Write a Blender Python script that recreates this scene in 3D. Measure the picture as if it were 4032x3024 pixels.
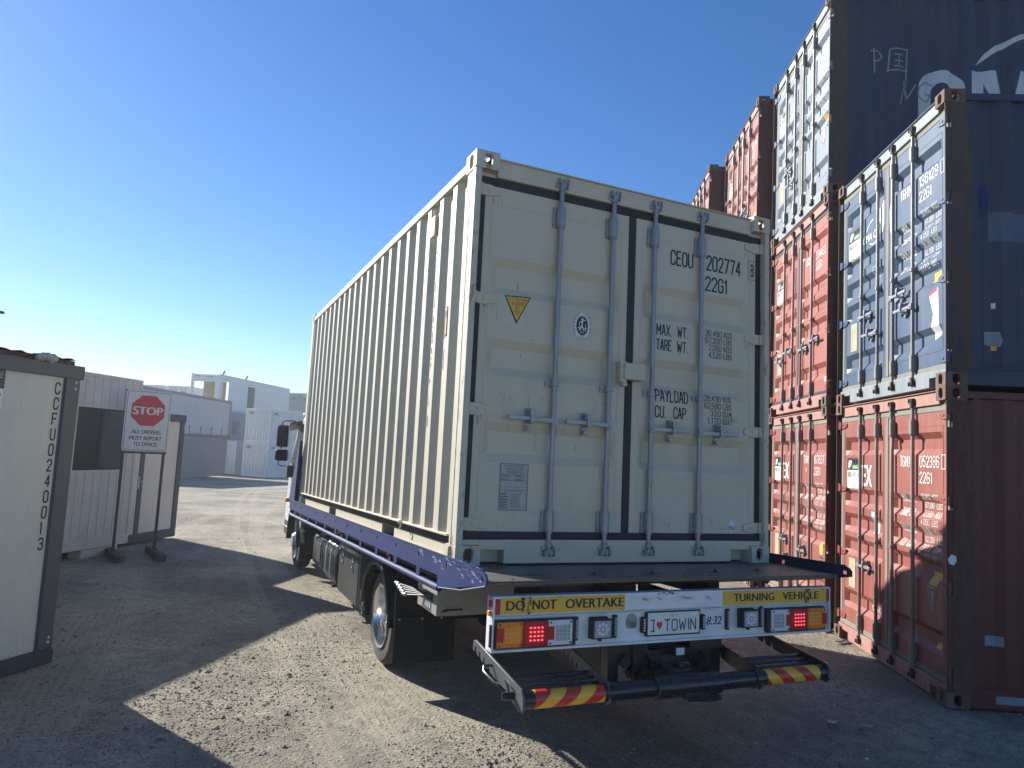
import bpy, bmesh, math, random
from mathutils import Vector, Matrix, noise
R = math.radians
random.seed(7)
for o in list(bpy.data.objects): bpy.data.objects.remove(o)
SC = bpy.context.scene
COL = SC.collection

# ------------------------------------------------------------------ camera, sky, sun, exposure
def euler_m(rx, ry, rz):
    return Matrix.Rotation(rz, 4, 'Z') @ Matrix.Rotation(ry, 4, 'Y') @ Matrix.Rotation(rx, 4, 'X')
cam_d = bpy.data.cameras.new("camera"); cam = bpy.data.objects.new("camera", cam_d); COL.objects.link(cam)
cam_d.sensor_width = 36; cam_d.lens = 2860.72 / 4032 * 36
cam_d.clip_start = 0.05; cam_d.clip_end = 3000
cam.matrix_world = Matrix.Translation((-3.1437, -6.2554, 1.8424)) @ Matrix.Rotation(.0750, 4, 'Z') @ Matrix.Rotation(math.pi/2 + .0943, 4, 'X') @ Matrix.Rotation(.0528, 4, 'Z')
SC.camera = cam
TO_SUN = Vector((-.8260, .5630, math.tan(R(27.6)))).normalized()
W = bpy.data.worlds.new("World"); SC.world = W; W.use_nodes = True
wn = W.node_tree; wn.nodes.clear()
sky = wn.nodes.new("ShaderNodeTexSky"); sky.sky_type = 'NISHITA'; sky.sun_disc = False
sky.sun_elevation = math.asin(TO_SUN.z); sky.sun_rotation = math.atan2(TO_SUN.x, TO_SUN.y)
sky.air_density = 1.0; sky.dust_density = 0.1; sky.ozone_density = 4.5; sky.altitude = 10
bg = wn.nodes.new("ShaderNodeBackground"); bg.inputs[1].default_value = 0.060
wo = wn.nodes.new("ShaderNodeOutputWorld")
hs = wn.nodes.new('ShaderNodeHueSaturation'); hs.inputs['Saturation'].default_value = 1.2; hs.inputs['Hue'].default_value = .507; hs.inputs['Value'].default_value = 1.3; wn.links.new(sky.outputs[0], hs.inputs['Color']); wn.links.new(hs.outputs[0], bg.inputs[0]); wn.links.new(bg.outputs[0], wo.inputs[0])
sl = bpy.data.lights.new("sun", 'SUN'); sl.energy = 5.0; sl.angle = R(.53); sl.color = (1, .965, .90)
so = bpy.data.objects.new("sun", sl); COL.objects.link(so)
so.rotation_euler = TO_SUN.to_track_quat('Z', 'Y').to_euler()
SC.view_settings.view_transform = 'Standard'; SC.view_settings.look = 'None'
SC.view_settings.exposure = 0.98; SC.view_settings.gamma = 1

# ------------------------------------------------------------------ mesh helpers
class MB:
    def __init__(s): s.v = []; s.f = []
    def add(s, vs, fs):
        b = len(s.v); s.v += [tuple(x) for x in vs]; s.f += [tuple(b+i for i in f) for f in fs]; return s
    def box(s, a, b):
        x0, y0, z0 = [min(p, q) for p, q in zip(a, b)]; x1, y1, z1 = [max(p, q) for p, q in zip(a, b)]
        return s.add([(x0,y0,z0),(x1,y0,z0),(x1,y1,z0),(x0,y1,z0),(x0,y0,z1),(x1,y0,z1),(x1,y1,z1),(x0,y1,z1)],
                     [(0,3,2,1),(4,5,6,7),(0,1,5,4),(1,2,6,5),(2,3,7,6),(3,0,4,7)])
    def cyl(s, p, q, r0, r1=None, n=14, caps=True):
        r1 = r0 if r1 is None else r1
        p = Vector(p); q = Vector(q); d = (q-p).normalized()
        u = d.orthogonal().normalized(); w = d.cross(u)
        vs = []
        for c, r in ((p, r0), (q, r1)):
            for i in range(n):
                a = 2*math.pi*i/n; vs.append(c + u*math.cos(a)*r + w*math.sin(a)*r)
        fs = [(i, (i+1) % n, n+(i+1) % n, n+i) for i in range(n)]
        if caps: fs += [tuple(range(n-1, -1, -1)), tuple(range(n, 2*n))]
        return s.add(vs, fs)
    def tube(s, pts, r, n=8):
        pts = [Vector(p) for p in pts]; vs = []
        ref = None
        for i, p in enumerate(pts):
            d = (pts[min(i+1, len(pts)-1)] - pts[max(i-1, 0)]).normalized()
            if ref is None: ref = d.orthogonal().normalized()
            u = (ref - d*ref.dot(d)).normalized(); ref = u; w = d.cross(u)
            for k in range(n):
                a = 2*math.pi*k/n; vs.append(p + u*math.cos(a)*r + w*math.sin(a)*r)
        fs = []
        for i in range(len(pts)-1):
            for k in range(n): fs.append((i*n+k, i*n+(k+1) % n, (i+1)*n+(k+1) % n, (i+1)*n+k))
        fs += [tuple(range(n-1, -1, -1)), tuple(range((len(pts)-1)*n, len(pts)*n))]
        return s.add(vs, fs)
    def prism(s, poly, fn, d0, d1):
        n = len(poly); vs = [fn(a, b, d0) for a, b in poly] + [fn(a, b, d1) for a, b in poly]
        return s.add(vs, [tuple(range(n)), tuple(range(2*n-1, n-1, -1))] + [(i, n+i, n+(i+1) % n, (i+1) % n) for i in range(n)])
    def grid(s, rows):
        s.sharp = min(s.sharp, 32) if len(rows) > 6 and len(rows[0]) > 7 else 11
        m = len(rows[0]); vs = [p for r in rows for p in r]
        return s.add(vs, [(i*m+j, i*m+j+1, (i+1)*m+j+1, (i+1)*m+j) for i in range(len(rows)-1) for j in range(m-1)])
    def lathe(s, prof, c, axis, n=32):
        c = Vector(c); ax = Vector(axis).normalized(); u = ax.orthogonal().normalized(); w = ax.cross(u)
        rows = [[c + ax*h + (u*math.cos(2*math.pi*k/n) + w*math.sin(2*math.pi*k/n))*r for k in range(n+1)] for h, r in prof]
        q = s.sharp; s.grid(rows); s.sharp = max(q, 32); return s
    def xf(s, M): s.v = [tuple(M @ Vector(p)) for p in s.v]; return s
    def merge(s, o, M=None):
        return s.add([(M @ Vector(p)) if M else p for p in o.v], o.f)
    sharp = 32
    def mesh(s, name):
        me = bpy.data.meshes.new(name); me.from_pydata(s.v, [], s.f)
        bm = bmesh.new(); bm.from_mesh(me)
        bmesh.ops.remove_doubles(bm, verts=bm.verts, dist=1e-5)
        bmesh.ops.recalc_face_normals(bm, faces=bm.faces); bm.to_mesh(me); bm.free()
        me.polygons.foreach_set('use_smooth', [True]*len(me.polygons)); me.set_sharp_from_angle(angle=R(s.sharp))
        return me
CACHE = {}
def obj(name, mb, mat, parent=None, M=None, key=None, bev=0, label=None, seg=2):
    if key and key in CACHE: me = CACHE[key]
    else:
        if callable(mb): mb = mb()
        me = mb.mesh(name) if isinstance(mb, MB) else mb
        if key: CACHE[key] = me
    if mat and len(me.materials) == 0: me.materials.append(mat)
    o = bpy.data.objects.new(name, me); COL.objects.link(o)
    if mat and me.materials[0] != mat:
        o.material_slots[0].link = 'OBJECT'; o.material_slots[0].material = mat
    if parent: o.parent = parent
    if M is not None: o.matrix_local = M
    if bev:
        b = o.modifiers.new('bevel', 'BEVEL'); b.width = bev; b.segments = seg; b.limit_method = 'ANGLE'; b.angle_limit = R(40)
    if label: o['label'] = label
    return o
def thing(name, label, cat, M=None, group=None):
    o = bpy.data.objects.new(name, None); COL.objects.link(o); o.empty_display_size = .2
    if M is not None: o.matrix_world = M
    o['label'] = label; o['category'] = cat
    if group: o['group'] = group
    return o
def tag(o, label=None, cat=None, group=None, kind=None):
    for k, v in (('label', label), ('category', cat), ('group', group), ('kind', kind)):
        if v: o[k] = v
    return o

# ------------------------------------------------------------------ text
TC = {}
def raw_text(s):
    if s in TC: return TC[s]
    c = bpy.data.curves.new('t', 'FONT'); c.body = s; c.size = 1; c.resolution_u = 3
    o = bpy.data.objects.new('t', c); COL.objects.link(o)
    dg = bpy.context.evaluated_depsgraph_get(); dg.update()
    me = bpy.data.meshes.new_from_object(o.evaluated_get(dg))
    vs = [tuple(v.co) for v in me.vertices]; fs = [tuple(p.vertices) for p in me.polygons]
    bpy.data.objects.remove(o); bpy.data.curves.remove(c); bpy.data.meshes.remove(me)
    TC[s] = (vs, fs); return TC[s]
def text2d(mb, s, x, z, h, w=None, slant=0, bold=0.0, rot=0):
    """letters in the plane: x right, z up, cap height h, overall width w; bold repeats with small shifts"""
    if w and 'i' not in s and bold == 0: bold = .0
    vs, fs = raw_text(s)
    if not vs: return mb
    x0 = min(v[0] for v in vs); x1 = max(v[0] for v in vs)
    k = h/.729; kx = (w/(x1-x0)) if w else k
    offs = [0] if not bold else [-bold*h, bold*h]
    for i, dx in enumerate(offs):
        P = []
        for v in vs:
            a = (v[0]-x0)*kx + dx + slant*v[1]*k; b = v[1]*k
            P.append((x + a*math.cos(rot) - b*math.sin(rot), z + a*math.sin(rot) + b*math.cos(rot), i*.0004))
        mb.add(P, fs)
    return mb
# condensed single-stroke lettering like that stencilled on containers (grid 4 wide, 6 high)
GL = {
'A':[[(0,0),(1.7,6),(2.3,6),(4,0)],[(.7,1.9),(3.3,1.9)]] , 'B':[[(0,0),(0,6),(3,6),(4,5.2),(4,3.9),(3,3.1),(0,3.1)],[(3,3.1),(4,2.3),(4,.8),(3,0),(0,0)]],
'C':[[(4,4.5),(4,5),(3,6),(1,6),(0,5),(0,1),(1,0),(3,0),(4,1),(4,1.6)]], 'D':[[(0,0),(0,6),(2.6,6),(4,4.8),(4,1.2),(2.6,0),(0,0)]],
'E':[[(3.7,6),(0,6),(0,0),(3.7,0)],[(0,3.1),(3.1,3.1)]], 'F':[[(3.7,6),(0,6),(0,0)],[(0,3.1),(3.1,3.1)]],
'G':[[(4,4.6),(4,5),(3,6),(1,6),(0,5),(0,1),(1,0),(3,0),(4,1),(4,2.9),(2.3,2.9)]], 'H':[[(0,0),(0,6)],[(4,0),(4,6)],[(0,3.1),(4,3.1)]],
'I':[[(.6,0),(.6,6)]], 'J':[[(4,6),(4,1),(3,0),(1,0),(0,1),(0,1.6)]], 'K':[[(0,0),(0,6)],[(4,6),(.3,2.6)],[(1.4,3.6),(4,0)]], 'L':[[(0,6),(0,0),(3.6,0)]],
'M':[[(0,0),(0,6),(2.3,2),(4.6,6),(4.6,0)]], 'N':[[(0,0),(0,6),(4,0),(4,6)]], 'O':[[(1,0),(3,0),(4,1),(4,5),(3,6),(1,6),(0,5),(0,1),(1,0)]],
'P':[[(0,0),(0,6),(3,6),(4,5.1),(4,3.7),(3,2.8),(0,2.8)]], 'Q':[[(1,0),(3,0),(4,1),(4,5),(3,6),(1,6),(0,5),(0,1),(1,0)],[(2.4,1.4),(4.3,-.5)]],
'R':[[(0,0),(0,6),(3,6),(4,5.1),(4,3.8),(3,3),(0,3)],[(2.4,3),(4,0)]], 'S':[[(4,4.8),(3.2,6),(1,6),(0,5),(0,4.1),(1,3.2),(3,2.8),(4,1.9),(4,1),(3,0),(.8,0),(0,1.2)]],
'T':[[(0,6),(4,6)],[(2,6),(2,0)]], 'U':[[(0,6),(0,1),(1,0),(3,0),(4,1),(4,6)]], 'V':[[(0,6),(2,0),(4,6)]], 'W':[[(0,6),(1.1,0),(2.5,4.4),(3.9,0),(5,6)]],
'X':[[(0,0),(4,6)],[(0,6),(4,0)]], 'Y':[[(0,6),(2,3),(4,6)],[(2,3),(2,0)]], 'Z':[[(0,6),(4,6),(0,0),(4,0)]],
'0':[[(1,0),(3,0),(4,1),(4,5),(3,6),(1,6),(0,5),(0,1),(1,0)]], '1':[[(.2,4.9),(1.3,6),(1.3,0)]], '2':[[(0,4.7),(0,5),(1,6),(3,6),(4,5),(4,3.9),(0,0),(4,0)]],
'3':[[(0,5),(1,6),(3,6),(4,5),(4,4),(3,3.15),(1.6,3.15)],[(3,3.15),(4,2.3),(4,1),(3,0),(1,0),(0,1)]], '4':[[(3,0),(3,6),(0,1.7),(4.2,1.7)]],
'5':[[(3.8,6),(.3,6),(.2,3.3),(2.8,3.6),(4,2.7),(4,1),(3,0),(1,0),(0,1)]], '6':[[(4,5),(3,6),(1,6),(0,5),(0,1),(1,0),(3,0),(4,1),(4,2.6),(3,3.4),(0,3)]],
'7':[[(0,6),(4,6),(1.4,0)]], '8':[[(1,3.2),(0,4),(0,5),(1,6),(3,6),(4,5),(4,4),(3,3.2),(1,3.2),(0,2.3),(0,1),(1,0),(3,0),(4,1),(4,2.3),(3,3.2)]],
'9':[[(0,1),(1,0),(3,0),(4,1),(4,5),(3,6),(1,6),(0,5),(0,3.4),(1,2.6),(4,3)]], '.':[[(0,0),(.5,0)]], ',':[[(.3,.3),(0,-1)]], ' ':[], ':':[[(0,1),(.5,1)],[(0,4),(.5,4)]],
'/':[[(0,0),(3,6)]], "'":[[(0,6),(0,4.6)]], '"':[[(0,6),(0,4.6)],[(1.2,6),(1.2,4.6)]], 'i':[[(1,3.4),(2,3.4),(2,0)],[(1,0),(3,0)],[(1.8,5.4),(2.2,5.4)]],
}
def stencil(mb, s, x, z, h, w=None, slant=0, bold=0.0, rot=0, wt=.108):
    adv = 0; items = []
    for ch in s:
        g = GL.get(ch, GL[' ']); gw = max([p[0] for st in g for p in st], default=2.2)
        items.append((g, adv)); adv += gw + 1.75
    tot = adv-1.75; t = h*wt; k = (h-t)/6.0; kx = ((w-t)/tot) if w else k*.85
    for g, a in items:
        for st in g:
            P = []
            for px, pz in st:
                q = (t/2+(a+px)*kx + slant*pz*k, t/2+pz*k)
                P.append((x+q[0]*math.cos(rot)-q[1]*math.sin(rot), z+q[0]*math.sin(rot)+q[1]*math.cos(rot)))
            stroke2d(mb, P, t)
    return mb
def poly2d(mb, pts, lift=0): return mb.add([(p[0], p[1], lift) for p in pts], [tuple(range(len(pts)))])
def rect2d(mb, x0, z0, x1, z1, lift=0): return poly2d(mb, [(x0,z0),(x1,z0),(x1,z1),(x0,z1)], lift)
def frame2d(mb, x0, z0, x1, z1, t, lift=0):
    rect2d(mb, x0, z0, x1, z0+t, lift); rect2d(mb, x0, z1-t, x1, z1, lift); rect2d(mb, x0, z0+t, x0+t, z1-t, lift); rect2d(mb, x1-t, z0+t, x1, z1-t, lift)
    return mb
def disc2d(mb, cx, cz, rx, rz, n=28, lift=0): return poly2d(mb, [(cx+rx*math.cos(2*math.pi*i/n), cz+rz*math.sin(2*math.pi*i/n)) for i in range(n)], lift)
def ring2d(mb, cx, cz, rx, rz, t, n=32, lift=0):
    vs = []
    for i in range(n):
        a = 2*math.pi*i/n
        vs += [(cx+rx*math.cos(a), cz+rz*math.sin(a), lift), (cx+(rx-t)*math.cos(a), cz+(rz-t)*math.sin(a), lift)]
    return mb.add(vs, [(2*i, 2*((i+1) % n), 2*((i+1) % n)+1, 2*i+1) for i in range(n)])
def stroke2d(mb, pts, t, lift=0):
    for a, b in zip(pts[:-1], pts[1:]):
        d = Vector((b[0]-a[0], b[1]-a[1])); d.normalize(); n = Vector((-d.y, d.x))*t/2; e = d*t*.3
        poly2d(mb, [(a[0]+n.x-e.x, a[1]+n.y-e.y), (a[0]-n.x-e.x, a[1]-n.y-e.y), (b[0]-n.x+e.x, b[1]-n.y+e.y), (b[0]+n.x+e.x, b[1]+n.y+e.y)], lift)
    return mb
def decal(name, mb, mat, parent, fn, xb=(), zb=(), M=None, key=None, th=.0008, label=None):
    """2-D artwork (x, z, lift) cut at the folds xb / zb of a surface and laid on it: fn(x, z, lift) -> point"""
    def make():
        me = bpy.data.meshes.new(name); me.from_pydata(mb.v, [], mb.f)
        bm = bmesh.new(); bm.from_mesh(me)
        for axis, cuts in ((0, xb), (1, zb)):
            for c in cuts:
                co = (c,0,0) if axis == 0 else (0,c,0); no = (1,0,0) if axis == 0 else (0,1,0)
                bmesh.ops.bisect_plane(bm, geom=bm.verts[:]+bm.edges[:]+bm.faces[:], plane_co=co, plane_no=no, dist=1e-5)
        for v in bm.verts: v.co = Vector(fn(v.co.x, v.co.y, v.co.z))
        bm.to_mesh(me); bm.free(); return me
    if key and key in CACHE: me = CACHE[key]
    else:
        me = make()
        if key: CACHE[key] = me
    return obj(name, me, mat, parent, M, label=label)

# ------------------------------------------------------------------ materials
def nmat(name):
    m = bpy.data.materials.new(name); m.use_nodes = True; nt = m.node_tree
    b = nt.nodes['Principled BSDF']
    return m, nt, b
def N(nt, t, **kw):
    n = nt.nodes.new(t)
    for k, v in kw.items():
        if k.startswith('i_'): n.inputs[int(k[2:]) if k[2:].isdigit() else k[2:]].default_value = v
        else: setattr(n, k, v)
    return n
def ramp(nt, src, p0, p1, c0=(0,0,0,1), c1=(1,1,1,1)):
    r = nt.nodes.new('ShaderNodeValToRGB'); e = r.color_ramp.elements
    e[0].position = p0; e[1].position = p1; e[0].color = c0; e[1].color = c1
    nt.links.new(src, r.inputs[0]); return r.outputs[0]
def mixc(nt, fac, a, b, mode='MIX'):
    m = nt.nodes.new('ShaderNodeMix'); m.data_type = 'RGBA'; m.blend_type = mode
    for s, v in ((m.inputs[0], fac), (m.inputs[6], a), (m.inputs[7], b)):
        if hasattr(v, 'links') or hasattr(v, 'is_linked'): nt.links.new(v, s)
        else: s.default_value = v if not isinstance(v, tuple) else (v if len(v) == 4 else (*v, 1))
    return m.outputs[2]
def paint(name, col, rust=0.0, streak=.25, rough=.5, metal=0.0, bump=.0, dirt=(.16,.13,.10), dirt_amt=.35, rcol=(.11,.05,.028), world=False, nscale=1.0, spec=.5, fade=None, chip=None, coat=0):
    """weathered paint: vertical streaks, blotches of dirt, rust spots"""
    m, nt, b = nmat(name); L = nt.links.new
    tc = N(nt, 'ShaderNodeTexCoord'); src = tc.outputs['Object']
    if world: src = N(nt, 'ShaderNodeNewGeometry').outputs['Position']
    mp = N(nt, 'ShaderNodeMapping'); mp.inputs['Scale'].default_value = (9*nscale, 9*nscale, .9*nscale); L(src, mp.inputs[0])
    n1 = N(nt, 'ShaderNodeTexNoise'); n1.inputs['Scale'].default_value = 1.5; n1.inputs['Detail'].default_value = 6; n1.inputs['Roughness'].default_value = .65; L(mp.outputs[0], n1.inputs[0])
    n2 = N(nt, 'ShaderNodeTexNoise'); n2.inputs['Scale'].default_value = 2.2*nscale; n2.inputs['Detail'].default_value = 8; n2.inputs['Roughness'].default_value = .7; L(src, n2.inputs[0])
    c4 = (*col, 1)
    f1 = ramp(nt, n1.outputs[0], .42, .75)
    mul = N(nt, 'ShaderNodeMath', operation='MULTIPLY'); L(f1, mul.inputs[0]); mul.inputs[1].default_value = streak
    fd = fade if fade else tuple(min(1, c*1.25+.015) for c in col)
    c = mixc(nt, mul.outputs[0], c4, (*fd, 1))
    f2 = ramp(nt, n2.outputs[0], .5, .78)
    mul2 = N(nt, 'ShaderNodeMath', operation='MULTIPLY'); L(f2, mul2.inputs[0]); mul2.inputs[1].default_value = dirt_amt
    c = mixc(nt, mul2.outputs[0], c, (*dirt, 1))
    ro = N(nt, 'ShaderNodeMath', operation='MULTIPLY_ADD'); L(n2.outputs[0], ro.inputs[0]); ro.inputs[1].default_value = .25; ro.inputs[2].default_value = rough-.12
    L(ro.outputs[0], b.inputs['Roughness'])
    if rust > 0:
        mp3 = N(nt, 'ShaderNodeMapping'); mp3.inputs['Scale'].default_value = (14*nscale, 14*nscale, 4*nscale); L(src, mp3.inputs[0])
        n3 = N(nt, 'ShaderNodeTexNoise'); n3.inputs['Scale'].default_value = 1.3; n3.inputs['Detail'].default_value = 9; n3.inputs['Roughness'].default_value = .72; L(mp3.outputs[0], n3.inputs[0])
        t = .72 - .34*rust
        f3 = ramp(nt, n3.outputs[0], t, t+.04)
        n4 = N(nt, 'ShaderNodeTexNoise'); n4.inputs['Scale'].default_value = 30; n4.inputs['Detail'].default_value = 4; L(src, n4.inputs[0])
        rc = mixc(nt, n4.outputs[0], (*rcol, 1), (rcol[0]*2.4, rcol[1]*2.1, rcol[2]*1.8, 1))
        c = mixc(nt, f3, c, rc)
    if chip:
        mp5 = N(nt, 'ShaderNodeMapping'); mp5.inputs['Scale'].default_value = (16, 16, 5); mp5.inputs['Location'].default_value = (3.3, 1.7, 9); L(src, mp5.inputs[0])
        n5 = N(nt, 'ShaderNodeTexNoise'); n5.inputs['Scale'].default_value = 1.1; n5.inputs['Detail'].default_value = 7; n5.inputs['Roughness'].default_value = .75; L(mp5.outputs[0], n5.inputs[0])
        c = mixc(nt, ramp(nt, n5.outputs[0], .64, .67), c, (*chip, 1))
    L(c, b.inputs['Base Color']); b.inputs['Metallic'].default_value = metal
    b.inputs['Specular IOR Level'].default_value = spec
    if coat: b.inputs['Coat Weight'].default_value = coat
    n6 = N(nt, 'ShaderNodeTexNoise'); n6.inputs['Scale'].default_value = 5; n6.inputs['Detail'].default_value = 3; L(src, n6.inputs[0])
    bp = N(nt, 'ShaderNodeBump'); bp.inputs['Strength'].default_value = bump if bump else .2; bp.inputs['Distance'].default_value = .010 if not bump else .004
    L((n2 if bump else n6).outputs[0], bp.inputs['Height']); L(bp.outputs[0], b.inputs['Normal'])
    return m
def plain(name, col, rough=.5, metal=0, emit=None, es=1, spec=.5, trans=0):
    m, nt, b = nmat(name)
    n = N(nt, 'ShaderNodeTexNoise'); n.inputs['Scale'].default_value = 20; n.inputs['Detail'].default_value = 5
    tc = N(nt, 'ShaderNodeTexCoord'); nt.links.new(tc.outputs['Object'], n.inputs[0])
    c = mixc(nt, n.outputs[0], tuple(x*.82 for x in col), tuple(min(1, x*1.15) for x in col))
    nt.links.new(c, b.inputs['Base Color'])
    b.inputs['Roughness'].default_value = rough; b.inputs['Metallic'].default_value = metal; b.inputs['Specular IOR Level'].default_value = spec
    if trans: b.inputs['Transmission Weight'].default_value = trans
    if emit: b.inputs['Emission Color'].default_value = (*emit, 1); b.inputs['Emission Strength'].default_value = es
    return m
MT = {}
MT['cream'] = paint('cream paint', (.53,.475,.352), rust=.22, streak=.3, dirt=(.26,.23,.17), dirt_amt=.30, fade=(.56,.53,.44), rcol=(.16,.13,.10), rough=.55)
MT['cream_worn'] = paint('worn cream paint', (.50,.465,.365), rust=.48, streak=.3, dirt=(.30,.25,.19), dirt_amt=.45, rcol=(.20,.15,.11), rough=.6)
MT['gasket'] = paint('black door rubber', (.012,.014,.02), streak=.3, dirt=(.05,.05,.05), rough=.7)
MT['gasket_grey'] = paint('weathered grey door rubber', (.20,.20,.165), streak=.6, dirt=(.10,.10,.08), rough=.85)
MT['galv'] = paint('galvanised steel', (.27,.278,.285), streak=.6, dirt=(.2,.22,.24), dirt_amt=.5, rough=.42, metal=.45, nscale=3, fade=(.38,.39,.40))
MT['oldbar'] = paint('old painted locking steel', (.23,.215,.195), rust=.34, streak=.6, dirt=(.16,.14,.12), dirt_amt=.6, rough=.5, metal=.3, nscale=2, fade=(.42,.41,.38))
MT['greasy'] = paint('greasy dark steel', (.035,.028,.024), rust=.4, streak=.3, rough=.6, rcol=(.06,.035,.025))
MT['rustpost'] = paint('rusty blue post', (.030,.035,.045), rust=.83, streak=.5, dirt=(.07,.05,.04), dirt_amt=.7, rough=.75, rcol=(.038,.026,.021), chip=(.12,.11,.10), bump=.5)
MT['rustpost_red'] = paint('rusty red post', (.09,.026,.020), rust=.72, streak=.5, dirt=(.07,.05,.04), dirt_amt=.6, rough=.75, rcol=(.052,.030,.022), chip=(.14,.12,.10), bump=.5)
MT['casting'] = paint('rusty corner casting', (.14,.095,.07), rust=.75, streak=.6, dirt=(.07,.05,.04), dirt_amt=.7, rough=.8, rcol=(.07,.042,.030), bump=.6)
MT['blue_door'] = paint('faded blue door paint', (.038,.073,.135), rust=.16, streak=.75, dirt=(.095,.11,.13), dirt_amt=.6, fade=(.078,.112,.165), rough=.5, nscale=.8)
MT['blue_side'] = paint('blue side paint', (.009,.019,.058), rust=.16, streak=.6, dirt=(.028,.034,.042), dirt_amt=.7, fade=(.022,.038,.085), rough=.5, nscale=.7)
MT['grey_door'] = paint('bleached blue grey door paint', (.15,.185,.225), rust=.08, streak=.7, dirt=(.24,.25,.24), dirt_amt=.5, fade=(.23,.27,.31), rough=.5)
MT['header_blue'] = paint('dusty blue header', (.19,.22,.235), rust=.12, streak=.8, dirt=(.28,.27,.23), dirt_amt=.8, fade=(.30,.33,.35), rough=.6)
MT['red_door'] = paint('faded red door paint', (.235,.062,.046), rust=.2, streak=.7, dirt=(.27,.125,.09), dirt_amt=.55, fade=(.34,.115,.080), rough=.55)
MT['red_door2'] = paint('sun bleached orange red door paint', (.29,.076,.052), rust=.16, streak=.7, dirt=(.30,.12,.08), dirt_amt=.5, fade=(.38,.125,.082), rough=.55)
MT['header_red'] = paint('dusty red header', (.33,.15,.12), rust=.2, streak=.8, dirt=(.36,.26,.19), dirt_amt=.8, fade=(.42,.24,.19), rough=.65)
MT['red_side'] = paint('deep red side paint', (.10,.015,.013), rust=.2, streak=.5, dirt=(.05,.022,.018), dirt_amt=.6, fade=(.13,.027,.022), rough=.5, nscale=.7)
MT['white'] = plain('white lettering', (.72,.73,.70), .6)
MT['white_cma'] = paint('big white logo paint', (.46,.50,.53), rust=.12, streak=.5, dirt=(.2,.22,.24), dirt_amt=.35, rcol=(.03,.05,.10), rough=.5)
MT['ink'] = plain('dark blue lettering', (.010,.012,.028), .55)
MT['black'] = plain('black paint', (.012,.012,.013), .5)
MT['yellow'] = paint('yellow sticker', (.72,.40,.035), streak=.2, dirt=(.3,.2,.06), dirt_amt=.35, rough=.5, nscale=2)
MT['plate'] = paint('data plate', (.38,.38,.33), streak=.4, dirt=(.2,.18,.14), dirt_amt=.5, rough=.6, nscale=3)
MT['oldplate'] = paint('yellowed data plate', (.40,.34,.20), streak=.4, dirt=(.2,.15,.10), dirt_amt=.5, rough=.7, nscale=3)
MT['green'] = plain('green sticker', (.03,.28,.06), .5)
MT['sticker_white'] = plain('white sticker', (.68,.69,.66), .5)
MT['lblue'] = plain('light blue sticker', (.30,.45,.58), .5)
MT['red'] = plain('red sticker', (.55,.04,.04), .5)
MT['graf'] = plain('chalk grey marking', (.22,.25,.28), .8)
MT['darkgraf'] = plain('dark pen marking', (.16,.19,.22), .8)
MT['tblue'] = paint('royal blue truck paint', (.009,.022,.105), streak=.2, dirt=(.03,.042,.12), dirt_amt=.15, fade=(.016,.036,.10), rough=.62, nscale=1.5, spec=.25)
MT['tblue_scr'] = plain('pale scrape', (.42,.45,.58), .5)
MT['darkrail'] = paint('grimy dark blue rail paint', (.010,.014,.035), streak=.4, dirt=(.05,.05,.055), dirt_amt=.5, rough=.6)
MT['curtain'] = paint('window with blue curtain behind', (.035,.042,.065), streak=.6, rough=.35, fade=(.06,.068,.095), spec=.3)
MT['mirrorblack'] = plain('painted mirror reflection', (.004,.005,.006), .22, spec=.2)  # near-black colour stands in for the dark reflection in the mirrors
MT['windowframe'] = paint('dark window frame', (.018,.022,.030), rough=.6, spec=.3)
MT['grime'] = plain('grime streak', (.20,.175,.13), .7)
MT['deck'] = paint('worn steel deck', (.13,.118,.105), streak=.4, rust=.2, dirt=(.30,.245,.185), dirt_amt=.9, rough=.45, metal=.3, rcol=(.06,.04,.03))
MT['chassis'] = paint('black chassis paint', (.007,.008,.010), streak=.3, dirt=(.03,.028,.025), dirt_amt=.3, rough=.5)
MT['gloss'] = paint('black gloss lift paint', (.008,.010,.016), streak=.2, dirt=(.05,.045,.04), dirt_amt=.22, rough=.28)
MT['greyarm'] = paint('scuffed grey arm', (.07,.075,.08), streak=.5, dirt=(.14,.13,.12), dirt_amt=.6, rough=.45)
MT['tyre'] = paint('tyre rubber', (.045,.041,.036), streak=.3, dirt=(.19,.165,.13), dirt_amt=.7, rough=.85)
MT['rubber'] = paint('black rubber flap', (.006,.0065,.007), streak=.2, dirt=(.02,.019,.017), dirt_amt=.2, rough=.7, spec=.2)
MT['chrome'] = plain('polished steel', (.66,.65,.63), .24, 1.0)
MT['steel'] = paint('bare bright steel', (.45,.46,.48), streak=.4, rough=.35, metal=.8)
MT['board'] = paint('white tail board', (.66,.68,.70), rust=.12, streak=.4, dirt=(.30,.29,.27), dirt_amt=.45, rough=.4, rcol=(.14,.13,.12), chip=(.26,.27,.28), nscale=1.3)
MT['toolbox'] = paint('grey toolbox paint', (.075,.075,.072), streak=.4, dirt=(.14,.13,.11), dirt_amt=.4, rough=.35, metal=.2)
MT['ctrlbox'] = paint('warm grey control box', (.29,.275,.235), streak=.3, dirt=(.2,.18,.15), dirt_amt=.25, rough=.5)
MT['amber'] = plain('amber lens', (.75,.20,.012), .25)
MT['redlens'] = plain('red lens', (.42,.008,.012), .25)
MT['redlit'] = plain('lit red lens', (.50,.012,.018), .3, emit=(1, .02, .03), es=.06)
MT['led'] = plain('lit red diode', (1, .3, .3), .3, emit=(1, .12, .14), es=.7)
MT['clear'] = plain('clear lens', (.62,.63,.66), .2)
MT['lensdim'] = plain('dim lens cells', (.36,.37,.40), .15)
MT['amberdark'] = plain('amber lens cells', (.85,.34,.05), .2)
MT['glass'] = plain('dark glass', (.012,.014,.018), .08)
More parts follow.
